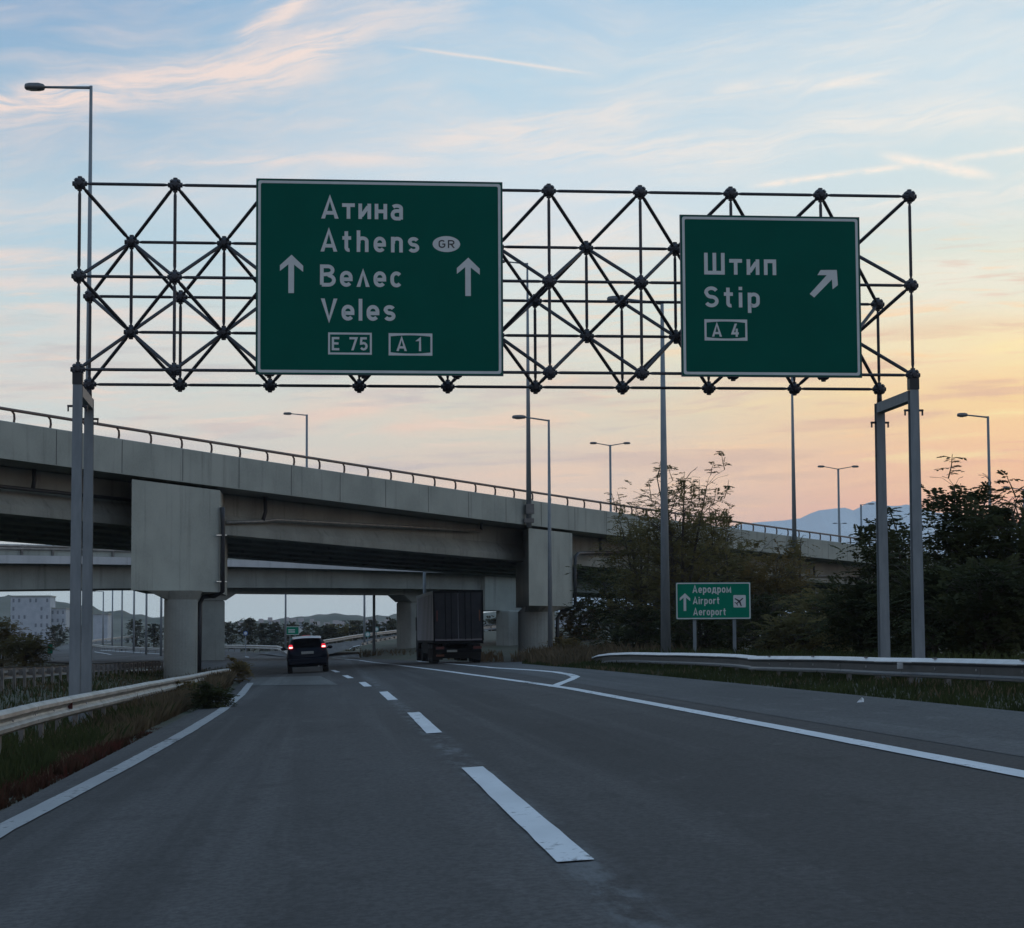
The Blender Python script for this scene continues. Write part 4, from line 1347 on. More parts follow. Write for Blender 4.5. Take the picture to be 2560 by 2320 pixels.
far_l = [(714, 1540, 235, 'pale lamp pole beyond the underpass above the far green sign'), (911, 1540, 210, 'thin lamp pole on the ramp, left one of the close pair'),
         (935, 1540, 165, 'thick lamp pole on the ramp, right one of the close pair'), (997, 1540, 260, 'faint lamp pole beyond the underpass beside the right portal column'),
         (1061, 1440, 140, 'lamp pole between the two bridges above the truck'),
         (258, 1540, 330, 'leftmost of the pale lamp poles seen between gantry post and pier'), (281, 1540, 300, 'second pale lamp pole from the gantry posts, beside the white block'),
         (305, 1540, 270, 'third pale lamp pole from the gantry posts'), (335, 1540, 235, 'fourth pale lamp pole from the gantry posts'),
         (366, 1540, 215, 'fifth pale lamp pole from the gantry posts'), (403, 1540, 195, 'pale lamp pole right beside the round pier')]
for x, y, w, l in far_l:
    f = foot(x, y, w, -.5)
    zt_ = 8.5 if x != 1061 else 8.0
    lamp_post(l, f, zt_, 1.7, .12, .09, .6, detail=False)

# ------------------------------------------------------------------ guard rails
WPROF = [(0.0, 0), (.035, -.012), (.08, -.045), (.083, -.09), (.03, -.128), (.012, -.155), (.03, -.182), (.083, -.22), (.08, -.265), (.035, -.298), (0.0, -.31)]
RPROF = [(0, 0), (.02, -.005), (.10, -.062), (.10, -.075), (.035, -.115), (.03, -.225), (.05, -.255), (.09, -.272), (.09, -.295), (0, -.31)]
def guard_rail(label, tops, side, m=GALV_OLD, post_step=2.0, post_from=0.0, post_h=.72, pm=RAIL_D, name='guard_rail', refl=(), prof_scale=1.0, group=None, prof=WPROF, bolts=False):
    """tops: points along the upper edge; side: +1 when the road lies to the right of the running direction"""
    o_ = tops[0].copy(); o_.z -= .8
    root = thing(name, label, 'guard rail', o_, group)
    fine = []
    for a, b in zip(tops, tops[1:]):
        k = max(1, int((b - a).length / 2.0))
        fine += [a.lerp(b, i / k) for i in range(k)]
    fine.append(tops[-1])
    fine = [p + Vector((0, 0, noise.noise(p * .21) * .018)) for p in fine]
    secs = []
    for i, p in enumerate(fine):
        t = fine[min(i + 1, len(fine) - 1)] - fine[max(i - 1, 0)]
        nrm = Vector((t.y, -t.x, 0)).normalized() * side
        f_ = [p + nrm * a * prof_scale + Vector((0, 0, z * prof_scale)) for a, z in prof]
        b_ = [p + nrm * (a * prof_scale - .008) + Vector((0, 0, z * prof_scale)) for a, z in reversed(prof)]
        secs.append(f_ + b_)
    mb = MB(); mb.loft(secs)
    mb.build('beam', m, root)
    if prof is RPROF:             # top fold, its sky sheen painted in as a paler steel
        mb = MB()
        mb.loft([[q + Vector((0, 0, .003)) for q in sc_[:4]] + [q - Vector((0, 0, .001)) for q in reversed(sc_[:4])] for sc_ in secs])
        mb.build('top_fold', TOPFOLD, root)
    acc, nxt = 0.0, post_from
    for a, b in zip(fine, fine[1:]):
        L = (b - a).length
        while nxt < acc + L:
            p = a.lerp(b, (nxt - acc) / L)
            t = (b - a).normalized()
            nrm = Vector((t.y, -t.x, 0)).normalized() * side
            c = p - nrm * .16
            mb = MB(); mb.box((c.x, c.y, p.z - .03 - post_h / 2), .07, .12, post_h, Matrix.Rotation(math.atan2(t.y, t.x) + math.pi / 2, 3, 'Z'))
            mb.build('post', pm, root)
            c = p - nrm * .055
            mb = MB(); mb.box((c.x, c.y, p.z - .155), .10, .09, .16, Matrix.Rotation(math.atan2(t.y, t.x) + math.pi / 2, 3, 'Z'))
            mb.build('spacer', pm, root)
            if bolts:
                c = p + nrm * (.032 if prof is RPROF else .018) - Vector((0, 0, .16))
                mb = MB(); mb.tube(c, c + nrm * .014, .022, .018, 8); mb.build('bolt', BOLT, root)
                c = p + nrm * .04 + Vector((0, 0, .002))
                if prof is RPROF and int(nxt / post_step) % 2:
                    mb = MB(); mb.box((c.x, c.y, c.z), .10, .05, .02, Matrix.Rotation(math.atan2(t.y, t.x), 3, 'Z')); mb.build('clip', RAIL_D, root)
                q_ = [(p + t * dd) for dd in (-.16, .16)]
                mb = MB()
                mb.loft([[q + nrm * (a_ + .004) + Vector((0, 0, z_)) for a_, z_ in prof] + [q + nrm * (a_ - .001) + Vector((0, 0, z_)) for a_, z_ in reversed(prof)] for q in q_])
                if int(nxt / post_step) % 2 == 0: mb.build('splice', m, root)
            nxt += post_step
        acc += L
    for (x, y, w, rm) in refl:
        c = W(x, y, w)
        mb = MB(); mb.box((c.x, c.y, c.z), .09, .03, .1); mb.build('reflector', rm, root)
    return root
Lr = []
for x, y, w in ((-900, 1975, 12.6), (-420, 1868, 18), (0, 1776, 26.6), (80, 1759, 29.3), (175, 1740, 33.6), (260, 1725, 38), (349, 1708, 44.6), (430, 1694, 53), (480, 1686, 61), (530, 1676, 69), (572, 1671, 77)):
    Lr.append(W(x, y, w))
guard_rail('pale weathered guard rail along the grassy left verge', Lr, 1, post_from=1.0, bolts=True, refl=((174, 1764, 33.2, REFL_R),))
Rr_ = [W(x, y, w) for x, y, w in ((1482, 1642, 78), (1497, 1637, 74), (1530, 1633, 69.5), (1580, 1631, 65), (1660, 1631, 60), (1760, 1633, 54.5), (1850, 1636, 50), (1892, 1639.5, 47.8))]
Rr2 = [W(x, y, w) for x, y, w in ((1880, 1640, 48.0), (2000, 1641, 43.3), (2200, 1644, 37.3), (2400, 1646, 33.0), (2560, 1649, 30.2), (2900, 1655, 25), (3600, 1672, 18.5))]
guard_rail('dark curved end of the right guard rail beside the gore', Rr_, 1, m=RAIL_R, prof=RPROF, post_from=3.0, refl=())
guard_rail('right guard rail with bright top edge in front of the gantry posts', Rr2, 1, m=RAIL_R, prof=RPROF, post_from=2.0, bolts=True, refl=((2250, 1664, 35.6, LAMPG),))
Mr = [W(x, y, w) for x, y, w in ((-260, 1680, 44), (0, 1668, 55), (90, 1665, 62), (200, 1660, 73), (290, 1656, 88), (405, 1652, 112))]
guard_rail('dark guard rail with open posts on the median by the round pier', Mr, -1, m=RAIL_D, post_from=.5, post_h=.8)
Mr2 = [W(x, y, w) for x, y, w in ((-200, 1702, 62), (0, 1694, 72), (160, 1688, 84), (300, 1676, 100), (410, 1672, 118))]
guard_rail('second median guard rail behind the open posts', Mr2, 1, m=GALV_OLD, post_step=4.0)
guard_rail('tan guard rail curving beyond the round pier', [W(x, y, w) for x, y, w in ((228, 1609, 290), (260, 1614, 265), (300, 1616, 250), (350, 1618, 240), (410, 1620, 228))], 1, post_step=4.0)
guard_rail('distant guard rail climbing past the pale lamp poles', [W(x, y, w) for x, y, w in ((205, 1607, 330), (240, 1598, 360), (300, 1592, 400), (345, 1589, 430))], 1, post_step=8.0)
guard_rail('guard rail crossing behind the blue car on the left', [W(x, y, w) for x, y, w in ((450, 1610, 262), (566, 1612, 240), (640, 1612.5, 222), (694, 1614, 205), (712, 1620, 192), (726, 1629, 180))], 1, post_step=4.0, prof_scale=1.25)
guard_rail('guard rail climbing along the ramp beyond the blue car', [W(x, y, w) for x, y, w in ((770, 1608, 225), (800, 1601, 232), (850, 1593, 242), (900, 1585, 252), (960, 1578, 264), (1032, 1569, 280), (1150, 1552, 310))], 1, post_step=4.0, prof_scale=1.25)
guard_rail('low guard rail on the embankment side of the ramp', [W(x, y, w) for x, y, w in ((905, 1607, 205), (940, 1598, 218), (980, 1591, 232), (1035, 1583, 246), (1250, 1562, 280))], -1, post_step=4.0)

# ------------------------------------------------------------------ airport sign on two posts
def flat_sign(name, label, tl, br, w, thick=.04, mg=GREEN2, bw=.035, rim=.015, posts=(), post_m=GALV, cat='road sign', border=True):
    a, b = W(tl[0], tl[1], w), W(br[0], br[1], w)
    Wd, Ht = (b - a).dot(_r), a.z - b.z
    o_ = a.copy(); o_.z = b.z
    X_ = Vector((_r.x, _r.y, 0)).normalized(); N_ = Vector((-_f.x, -_f.y, 0)).normalized()
    fr = lambda x, y, h: o_ + X_ * x + Vector((0, 0, y)) + N_ * h
    root = thing(name, label, cat, o_)
    mb = MB()
    mb.hexa([fr(0, 0, -thick), fr(Wd, 0, -thick), fr(Wd, Ht, -thick), fr(0, Ht, -thick)], [fr(0, 0, 0), fr(Wd, 0, 0), fr(Wd, Ht, 0), fr(0, Ht, 0)])
    mb.build('rim', SIGN_BACK, root)
    mb = MB(); add_poly(mb, rrect(rim * .4, rim * .4, Wd - rim * .4, Ht - rim * .4, .03), fr, .002)
    mb.build('panel', mg, root, fix=False)
    if border:
        mb = MB(); add_frame(mb, rrect(rim, rim, Wd - rim, Ht - rim, .04), rrect(rim + bw, rim + bw, Wd - rim - bw, Ht - rim - bw, .03), fr, .0045)
        mb.build('border', WHITE_S, root, fix=False)
    for t in posts:
        p = fr(Wd * t, 0, -thick - .05)
        g = ground_z(p.x, p.y) - .3
        mb = MB(); mb.box((p.x, p.y, (g + a.z - .05) / 2), .10, .07, a.z - .05 - g)
        mb.build('post', post_m, root)
    return root, fr, Wd, Ht
rs, fs, sw, sh = flat_sign('direction_sign', 'bright green airport sign standing in front of the loose trees', (1689, 1456), (1877, 1548), 70, posts=(.25, .78))
U1 = lambda x: (x - 695) / (1325 - 695) * sw
V1 = lambda xm, y: (1320 - y) / (1320 - 1012) * sh
text_line(rs, fs, ['A', 'e', 'p', 'o', 'd_c', 'p', 'o', 'm_c'], 836, 1160, 1100, 1038, U1, V1, lift=.005, bold=1.05)
text_line(rs, fs, ['A', 'i', 'r', 'p', 'o', 'r', 't'], 838, 1062, 1193, 1134, U1, V1, bold=1.05)
text_line(rs, fs, ['A', 'e', 'r', 'o', 'p', 'o', 'r', 't'], 840, 1114, 1286, 1226, U1, V1, bold=1.05)
up_arrow(rs, fs, 772, 1102, U1, V1, .5)
mb = MB(); add_poly(mb, rrect(U1(1178), V1(0, 1222), U1(1282), V1(0, 1120), .03), fs, .0052)
pict = mb.build('airport_pictogram', WHITE_S, rs, fix=False)
mb = MB()
pc = (U1(1232), V1(0, 1168)); q = (U1(1282) - U1(1178)) / 104
plane = [(-38, -4), (-38, 4), (30, 5), (40, 0), (30, -5)]
wingl = [(4, 0), (-14, 42), (-24, 42), (-12, 0)]
wingr = [(4, 0), (-14, -42), (-24, -42), (-12, 0)]
tl_ = [(-28, 0), (-38, 18), (-44, 18), (-38, 0), (-44, -18), (-38, -18)]
ca, sa_ = math.cos(rad(40)), math.sin(rad(40))
for k, pl in enumerate((plane, wingl, wingr, tl_)):
    P = [(pc[0] + (a * ca - b * sa_) * q, pc[1] + (a * sa_ + b * ca) * q) for a, b in pl]
    add_poly(mb, P, fs, .0065 + k * .0005)
mb.build('aeroplane', BLACK_S, pict, fix=False)

# small signs far beyond the underpass
r2, f2, w2, h2 = flat_sign('direction_sign', 'far green direction sign beside the pale pole beyond the underpass', (715, 1566), (748, 1587), 250, posts=(.3, .7), bw=.05)
mb = MB()
for y0 in (.52, .28):
    add_poly(mb, [(w2 * .18, h2 * y0), (w2 * .68, h2 * y0), (w2 * .68, h2 * (y0 + .12)), (w2 * .18, h2 * (y0 + .12))], f2, .006)
mb.build('lettering', WHITE_S, r2, fix=False)
mb = MB()
mb.hexa([f2(w2 + .02, h2 * .2, -.04), f2(w2 + .45, h2 * .5, -.04), f2(w2 + .02, h2 * .85, -.04), f2(w2 + .02, h2 * .5, -.04)], [f2(w2 + .02, h2 * .2, 0), f2(w2 + .45, h2 * .5, 0), f2(w2 + .02, h2 * .85, 0), f2(w2 + .02, h2 * .5, 0)])
mb.build('arrow_tip', WHITE_S, r2)
def disc_sign(label, x, y, w, r, m1, m2, n=20):
    c = W(x, y, w)
    g = Vector((c.x, c.y, ground_z(c.x, c.y) - .2))
    root = thing('round_sign', label, 'road sign', g)
    mb = MB(); mb.tube(g, c + Vector((0, .05, r * .6)), .04, .04, 8); mb.build('post', GALV, root)
    mb = MB(); mb.tube(c, c - Vector((0, .03, 0)), r, r, n); mb.build('disc', m1, root)
    mb = MB(); mb.tube(c - Vector((0, .0302, 0)), c - Vector((0, .036, 0)), r * .68, r * .68, n); mb.build('face', m2, root)
disc_sign('small round red and white sign just above the roof of the car, left', 761, 1598, 220, .42, REDSIGN, WHITE_S)
disc_sign('small round red and white sign just above the roof of the car, right', 771, 1597, 224, .40, REDSIGN, WHITE_S)
disc_sign('small white sign on a blue post by the far left trees', 614, 1583, 190, .2, BLUESIGN, WHITE_S)
disc_sign('small pale marker disc left of the thick ramp pole', 919, 1586, 205, .26, TEAL, WHITE_S)
disc_sign('small pale marker disc right of the thick ramp pole', 941, 1573, 225, .26, TEAL, WHITE_S)
flat_sign('board_sign', 'small teal board just left of the car roof', (727, 1596), (740, 1612), 205, mg=TEAL, posts=(.5,), border=False)
flat_sign('board_sign', 'small green board at the foot of the brown bush by the white block', (119, 1610), (132, 1634), 150, mg=GREEN2, posts=(.5,), border=False)

# ------------------------------------------------------------------ car
def make_car(base, yaw, roll):
    root = thing('car', 'dark blue car seen from behind with both tail lamps lit', 'car', base)
    root.rotation_euler = (0, roll, yaw)
    ORG[root.name] = Vector((0, 0, 0))
    # half sections: y, [(x, z) ...] from sill to roof centre
    def sec(y, zb, xs, zw, xw, zbelt, xb, zr, xr):
        pts = [(xs * .55, zb), (xs, zb + .03), (xw, zw), (xw - .005, zw + .16), (xb, zbelt), (xb - .03, zbelt + .05), (xr + (xb - xr) * .35, zr - (zr - zbelt) * .32), (xr, zr - .07), (xr * .85, zr - .015), (xr * .4, zr)]
        return [Vector((x, y, z)) for x, z in pts] + [Vector((-x, y, z)) for x, z in reversed(pts)]
    S = [sec(0.0, .36, .70, .55, .78, .80, .74, .88, .60),
         sec(.06, .32, .78, .56, .845, .90, .80, .98, .66),
         sec(.14, .30, .80, .58, .865, .96, .815, 1.10, .64),
         sec(.26, .28, .81, .60, .875, .98, .82, 1.30, .60),
         sec(.40, .26, .81, .60, .88, .98, .825, 1.45, .57),
         sec(.62, .25, .81, .60, .885, .975, .83, 1.515, .57),
         sec(1.3, .24, .81, .60, .885, .965, .83, 1.535, .59),
         sec(2.1, .24, .81, .60, .885, .955, .83, 1.50, .59),
         sec(2.6, .24, .81, .60, .885, .95, .83, 1.36, .58),
         sec(3.2, .24, .81, .60, .885, .94, .82, 1.02, .62),
         sec(3.9, .26, .79, .60, .87, .84, .78, .90, .55),
         sec(4.2, .30, .70, .56, .80, .72, .70, .76, .45)]
    mb = MB(); mb.loft(S)
    body = mb.build('body', CARP, root, smooth=True)
    # roof skin and spoiler
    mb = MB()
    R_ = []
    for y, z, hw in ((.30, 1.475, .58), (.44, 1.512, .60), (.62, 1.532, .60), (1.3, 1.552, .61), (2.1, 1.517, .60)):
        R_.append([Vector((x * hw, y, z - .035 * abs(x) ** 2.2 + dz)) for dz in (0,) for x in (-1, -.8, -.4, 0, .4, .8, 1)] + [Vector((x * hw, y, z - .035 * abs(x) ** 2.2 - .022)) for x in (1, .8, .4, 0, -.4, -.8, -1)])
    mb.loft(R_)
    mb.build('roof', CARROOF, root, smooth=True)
    mb = MB()
    ys_, zs_ = (.125, .20, .27, .355), (1.055, 1.17, 1.29, 1.415)
    secs = []
    for i, (y, z) in enumerate(zip(ys_, zs_)):
        hw = (.60, .585, .56, .53)[i]
        secs.append([Vector((x * hw, y - .035 + .03 * abs(x) ** 2, z)) for x in (-1, -.7, -.3, 0, .3, .7, 1)])
    mb.loft(secs, closed=False)
    mb.build('rear_window', GLASSD, root, fix=False)
    for sx in (-1, 1):
        mb = MB()
        L_ = [Vector((sx * .835, 1.0, 1.02)), Vector((sx * .80, .55, 1.05)), Vector((sx * .655, .62, 1.40)), Vector((sx * .64, 1.3, 1.46)), Vector((sx * .66, 2.3, 1.40)), Vector((sx * .835, 3.0, 1.0))]
        mb.add(L_, [(0, 1, 2, 3), (0, 3, 4, 5)])
        mb.build('side_window', GLASSD, root, fix=False)
        mb = MB()
        c = Vector((sx * .685, .10, 1.10))
        mb.hexa([c + Vector((-.10, -.05, -.07)), c + Vector((.10, -.05, -.07)), c + Vector((.10, .09, -.07)), c + Vector((-.10, .09, -.07))],
                [c + Vector((-.08, .0, .10)), c + Vector((.07, .0, .10)), c + Vector((.06, .12, .10)), c + Vector((-.06, .12, .10))])
        tl = mb.build('tail_lamp', TAIL, root, bevel=.02)
        mb = MB(); mb.box(c + Vector((.0, -.052, -.02)), .14, .03, .055)
        mb.build('bulb', TAILC, tl, bevel=.012)
        mb = MB()
        c = Vector((sx * 1.0, 2.55, 1.03))
        mb.ball(c, .10, 10, 6, (1.15, .6, .75)); mb.tube((sx * .82, 2.58, .99), c, .03, .03, 6)
        mb.build('mirror', CARP, root, smooth=True)
        for y in (.78, 3.35):
            mb = MB()
            xo = sx * .86
            prof = [(.0, .315), (.02, .33), (.19, .33), (.21, .315), (.21, .2), (.0, .2)]
            secs = []
            for k in range(25):
                a = 2 * math.pi * k / 24
                secs.append([Vector((xo - sx * t, y + math.cos(a) * r, .33 + math.sin(a) * r)) for t, r in prof])
            mb.loft(secs, caps=False)
            wl = mb.build('wheel', RUBBER, root, smooth=False)
            mb = MB(); mb.tube((xo - sx * .03, y, .33), (xo - sx * .06, y, .33), .2, .2, 16); mb.build('rim', HUB, wl)
    mb = MB()
    mb.hexa([Vector((-.80, -.035, .36)), Vector((.80, -.035, .36)), Vector((.78, .1, .33)), Vector((-.78, .1, .33))], [Vector((-.80, -.02, .62)), Vector((.80, -.02, .62)), Vector((.80, .1, .62)), Vector((-.80, .1, .62))])
    mb.build('bumper', CARP, root, bevel=.04)
    mb = MB(); mb.box((0, -.026, .845), .52, .012, .11); mb.build('number_plate', PLATE, root, bevel=.004)
    mb = MB(); mb.tube((.45, -.02, .27), (.45, .3, .27), .03, .03, 8); mb.build('exhaust', HUB, root)
    return root
cp = W(771, 1600, 92.0)
make_car(Vector((cp.x, cp.y, road_z(cp.x, cp.y) + .002)), rad(1.0), -.045)

# ------------------------------------------------------------------ truck parked on the shoulder
def make_truck(base, yaw, zroof):
    root = thing('semi_truck', 'grey curtain sided truck trailer with dark rear doors parked under the bridges', 'truck', base)
    root.rotation_euler = (0, -.012, yaw)
    ORG[root.name] = Vector((0, 0, 0))
    Hh = zroof
    hw, Ln = 1.275, 13.6
    mb = MB(); mb.hexa([Vector((-hw, .06, 1.12)), Vector((hw, .06, 1.12)), Vector((hw, Ln, 1.12)), Vector((-hw, Ln, 1.12))], [Vector((-hw, .06, Hh)), Vector((hw, .06, Hh)), Vector((hw, Ln, Hh)), Vector((-hw, Ln, Hh))])
    box = mb.build('trailer_body', TARP, root, bevel=.03)
    for i in range(1, 12):          # curtain straps
        mb = MB(); mb.box((-hw - .008, i * 1.12, (1.1 + Hh) / 2 - .06), .012, .06, Hh - 1.32)
        mb.build('curtain_strap', CHASSIS, box)
    mb = MB(); mb.box((-hw - .012, Ln / 2, Hh - .07), .03, Ln, .13); mb.build('roof_rail', GALV, root)
    mb = MB(); mb.box((-hw - .012, Ln / 2, 1.10), .03, Ln, .12); mb.build('side_rail', CHASSIS, root)
    for s in (-1, 1):
        mb = MB(); mb.box((s * .622, .03, (1.18 + Hh) / 2), 1.20, .05, Hh - 1.30)
        d = mb.build('rear_door', DOORD, root, bevel=.01)
        mb = MB()
        for q in (.25, .55): mb.tube((s * (.1 + q), -.012, 1.2), (s * (.1 + q), -.012, Hh - .12), .018, .018, 6)
        mb.build('lock_rod', CHASSIS, d)
        mb = MB(); mb.box((s * 1.08, -.004, 2.40), .07, .012, .55); mb.build('reflector', REFL_R if s < 0 else REFL_O, root)
        mb = MB(); mb.box((s * 1.235, .02, (1.12 + Hh) / 2), .075, .10, Hh - 1.14); mb.build('corner_post', CHASSIS, root)
        mb = MB(); mb.box((s * .95, .02, .78), .42, .06, .13); mb.build('tail_lamp', REFL_R, root, bevel=.01)
        mb = MB(); mb.box((s * .98, 1.35, .42), .5, .02, .5); mb.build('mud_flap', RUBBER, root)
        mb = MB(); mb.box((s * .45, Ln / 2, .95), .12, Ln - .6, .28); mb.build('chassis_beam', CHASSIS, root)
        for y in (1.95, 3.25, 4.55, 10.2, 14.9):
            mb = MB()
            prof = [(.0, .47), (.03, .50), (.34, .50), (.37, .47), (.37, .28), (.0, .28)]
            secs = []
            for k in range(25):
                a = 2 * math.pi * k / 24
                secs.append([Vector((s * (1.25 - t), y + math.cos(a) * r, .50 + math.sin(a) * r)) for t, r in prof])
            mb.loft(secs, caps=False)
            w_ = mb.build('wheel', RUBBER, root)
            mb = MB(); mb.tube((s * 1.2, y, .5), (s * 1.12, y, .5), .285, .25, 16); mb.build('rim', CHASSIS, w_)
    for s in (-1, 1):
        mb = MB(); mb.box((s * 1.22, 7.4, .78), .03, 4.4, .6); mb.build('side_skirt', CHASSIS, root)
    mb = MB(); mb.box((0, 1.42, .62), 1.5, .02, .75); mb.build('spray_flap', RUBBER, root)
    mb = MB(); mb.box((0, .05, Hh - .06), 2.55, .1, .12); mb.build('header', CHASSIS, root)
    mb = MB(); mb.box((0, .02, .62), 2.3, .10, .14); mb.box((-.7, .3, .78), .08, .5, .2); mb.box((.7, .3, .78), .08, .5, .2); mb.build('underrun_bar', CHASSIS, root)
    mb = MB(); mb.box((0, .02, 1.06), 2.5, .12, .16); mb.build('rear_sill', CHASSIS, root)
    mb = MB(); mb.box((-.35, -.04, .62), .52, .012, .11); mb.build('number_plate', PLATE, root)
    mb = MB(); mb.box((-.95, .0, .40), .40, .05, .10); mb.build('marker_lamp', REFL_O, root)
    mb = MB()
    y0 = Ln + .55
    mb.hexa([Vector((-1.22, y0, .7)), Vector((1.22, y0, .7)), Vector((1.22, y0 + 2.2, .45)), Vector((-1.22, y0 + 2.2, .45))], [Vector((-1.2, y0, Hh - .1)), Vector((1.2, y0, Hh - .1)), Vector((1.15, y0 + 1.9, Hh - .35)), Vector((-1.15, y0 + 1.9, Hh - .35))])
    cab = mb.build('cab', CHASSIS, root, bevel=.12)
    for s in (-1, 1):
        mb = MB(); mb.box((s * 1.222, y0 + 1.45, 2.1), .02, .9, .75); mb.build('side_window', GLASSD, cab)
    return root
tp0 = W(1147.5, 1600, 111)
tz = road_z(tp0.x, tp0.y)
make_truck(Vector((tp0.x, tp0.y, tz + .006)), .019, W(1147, 1476, 111).z - tz)

# ------------------------------------------------------------------ trees and bushes
def spray(vs, fs, p, d, L, n, ll, lw, droop, rnd):
    """a compound leaf: leaflets in pairs along a drooping stalk"""
    d = d.normalized()
    side = d.cross(Vector((0, 0, 1)))
    if side.length < .05: side = Vector((1, 0, 0))
    side.normalize()
    upv = side.cross(d)
    for i in range(n):
        t = (i + .6) / n
        c = p + d * (L * t) - Vector((0, 0, droop * L * t * t))
        for s in (-1, 1):
            a = rnd.uniform(.9, 1.35)
            ld = (side * s * math.sin(a) + d * math.cos(a) + upv * rnd.uniform(-.25, .15) - Vector((0, 0, .25))).normalized()
            wv_ = ld.cross(upv + side * rnd.uniform(-.5, .5))
            if wv_.length < .05: wv_ = upv
            wv_ = wv_.normalized() * lw * .5
            l_ = ll * rnd.uniform(.7, 1.15) * (1 - .35 * abs(t - .45))
            k = len(vs)
            vs += [c, c + ld * l_ * .45 + wv_, c + ld * l_, c + ld * l_ * .45 - wv_]
            fs.append((k, k + 1, k + 2, k + 3))
def tree(label, base, height, radius, leafm, seed, n=700, stems=3, crown_from=.2, name='tree', cat='tree', L=.42, pairs=6, ll=.15, lw=.055, droop=.35, wisps=5, group=None, squash=1.0, clumps=None, fill=.5, trunk_r=.09):
    rnd = random.Random(seed)
    root = thing(name, label, cat, base, group)
    tips, segs = [], MB()
    for sN in range(stems):
        a = rnd.uniform(0, 2 * math.pi)
        lean = rnd.uniform(.05, .35) if stems > 1 else .05
        hN = height * rnd.uniform(.72, .98)
        pts = []
        for i in range(7):
            t = i / 6
            rr = radius * lean * t * t * 1.6 + radius * .06
            pts.append(base + Vector((math.cos(a) * rr + rnd.uniform(-.05, .05) * height * .12, math.sin(a) * rr, hN * t)))
        rs_ = [trunk_r * (1 - .85 * i / 6) * (height / 5) ** .5 for i in range(7)]
        segs.path(pts, rs_, 6)
        for i in range(2, 7):
            for _ in range(3):
                t0 = pts[i]
                a2 = rnd.uniform(0, 2 * math.pi)
                up_ = rnd.uniform(.15, .9)
                ln = radius * rnd.uniform(.35, .95) * (1 - .45 * (i / 6) ** 2)
                m_ = t0 + Vector((math.cos(a2) * ln * .5, math.sin(a2) * ln * .5, ln * .5 * up_ + .1))
                e_ = t0 + Vector((math.cos(a2) * ln, math.sin(a2) * ln, ln * up_))
                zc = base.z + height * (.80 if squash < 1 else 1.0)
                if e_.z > zc:
                    kk = max(.15, (zc - t0.z) / max(e_.z - t0.z, .01)) * rnd.uniform(.8, 1)
                    e_ = t0 + (e_ - t0) * kk; m_ = t0 + (m_ - t0) * kk
                segs.path([t0, m_, e_], [rs_[i] * .6, rs_[i] * .4, .008], 4, caps=False)
                tips.append((e_, (e_ - t0).normalized()))
                tips.append((m_, (e_ - t0).normalized()))
    segs.build('trunk', BARK, root)
    vs, fs = [], []
    cents = []
    for e_, d in tips:
        if e_.z < base.z + crown_from * height * .6: continue
        cents.append((e_, d, rnd.uniform(.35, .75) * radius * .42))
    for _ in range(int(fill * len(cents))):
        a, r_ = rnd.uniform(0, 2 * math.pi), radius * math.sqrt(rnd.random()) * .8
        z = base.z + height * rnd.uniform(crown_from, .8)
        cents.append((base + Vector((math.cos(a) * r_, math.sin(a) * r_, z - base.z)), Vector((math.cos(a), math.sin(a), .2)), radius * rnd.uniform(.2, .4)))
    for _ in range(n):
        c, d, cr_ = rnd.choice(cents)
        v = Vector((rnd.gauss(0, 1), rnd.gauss(0, 1), rnd.gauss(0, .8)))
        off = v.normalized() * cr_ * rnd.random() ** .5
        p = c + off
        if p.z < base.z + .05 or p.z > base.z + height * .93: continue
        dd = (off.normalized() * .8 + d * .6 + Vector((rnd.uniform(-.6, .6), rnd.uniform(-.6, .6), rnd.uniform(-.1, .5))))
        spray(vs, fs, p, dd, L * rnd.uniform(.7, 1.2), pairs, ll, lw, droop, rnd)
    tops = sorted(tips, key=lambda q: -q[0].z)[:max(6, len(tips) // 4)]
    for _ in range(wisps):            # thin shoots standing clear of the crown
        e_, d = rnd.choice(tops)
        hgt = rnd.uniform(.06, .14) * height
        q = e_ + Vector((rnd.uniform(-.2, .2), rnd.uniform(-.2, .2), hgt))
        mbw = MB(); mbw.path([e_, e_.lerp(q, .5) + Vector((rnd.uniform(-.05, .05), 0, 0)), q], [.022, .016, .008], 4, caps=False)
        k = len(vs); vs += mbw.v; fs += [tuple(i + k for i in f) for f in mbw.f]
        for _ in range(8):
            spray(vs, fs, e_.lerp(q, rnd.uniform(.1, 1)), Vector((rnd.uniform(-1, 1), rnd.uniform(-1, 1), .3)), L * .7, pairs, ll, lw, droop, rnd)
    mb = MB(); mb.v, mb.f = vs, fs
    mb.build('crown', leafm, root, fix=False)
    return root
def tree_at(label, x, ytop, w, radius, leafm, seed, **k):
    b = foot(x, 1560, w)
    b.z += .15
    return tree(label, b, W(x, ytop, w).z - b.z, radius, leafm, seed, **k)
gl = 'loose trees behind the airport sign'
tree_at('tallest loose tree behind the airport sign with thin shoots against the sunset', 1705, 1168, 84, 2.3, LEAF_A, 11, n=1500, stems=7, crown_from=.08, wisps=10, group=gl, fill=.7)
tree_at('leafy tree left of the tallest one behind the thick lamp post', 1605, 1268, 88, 1.8, LEAF_A, 12, n=1000, stems=5, crown_from=.1, wisps=6, group=gl, fill=.8)
tree_at('tree with sparse top shoots right of the tallest loose tree', 1790, 1228, 90, 1.6, LEAF_A, 13, n=900, stems=5, crown_from=.1, wisps=9, group=gl, fill=.6)
tree_at('yellowing bush right of the airport sign', 1925, 1375, 86, 1.9, LEAF_C, 14, n=1300, stems=5, crown_from=.05, wisps=3, group=gl, fill=1.0)
tree_at('small bushy tree touching the overpass parapet at right of the airport sign', 1995, 1335, 92, .95, LEAF_A, 15, n=380, stems=4, crown_from=.1, wisps=3, group=gl, fill=.6)
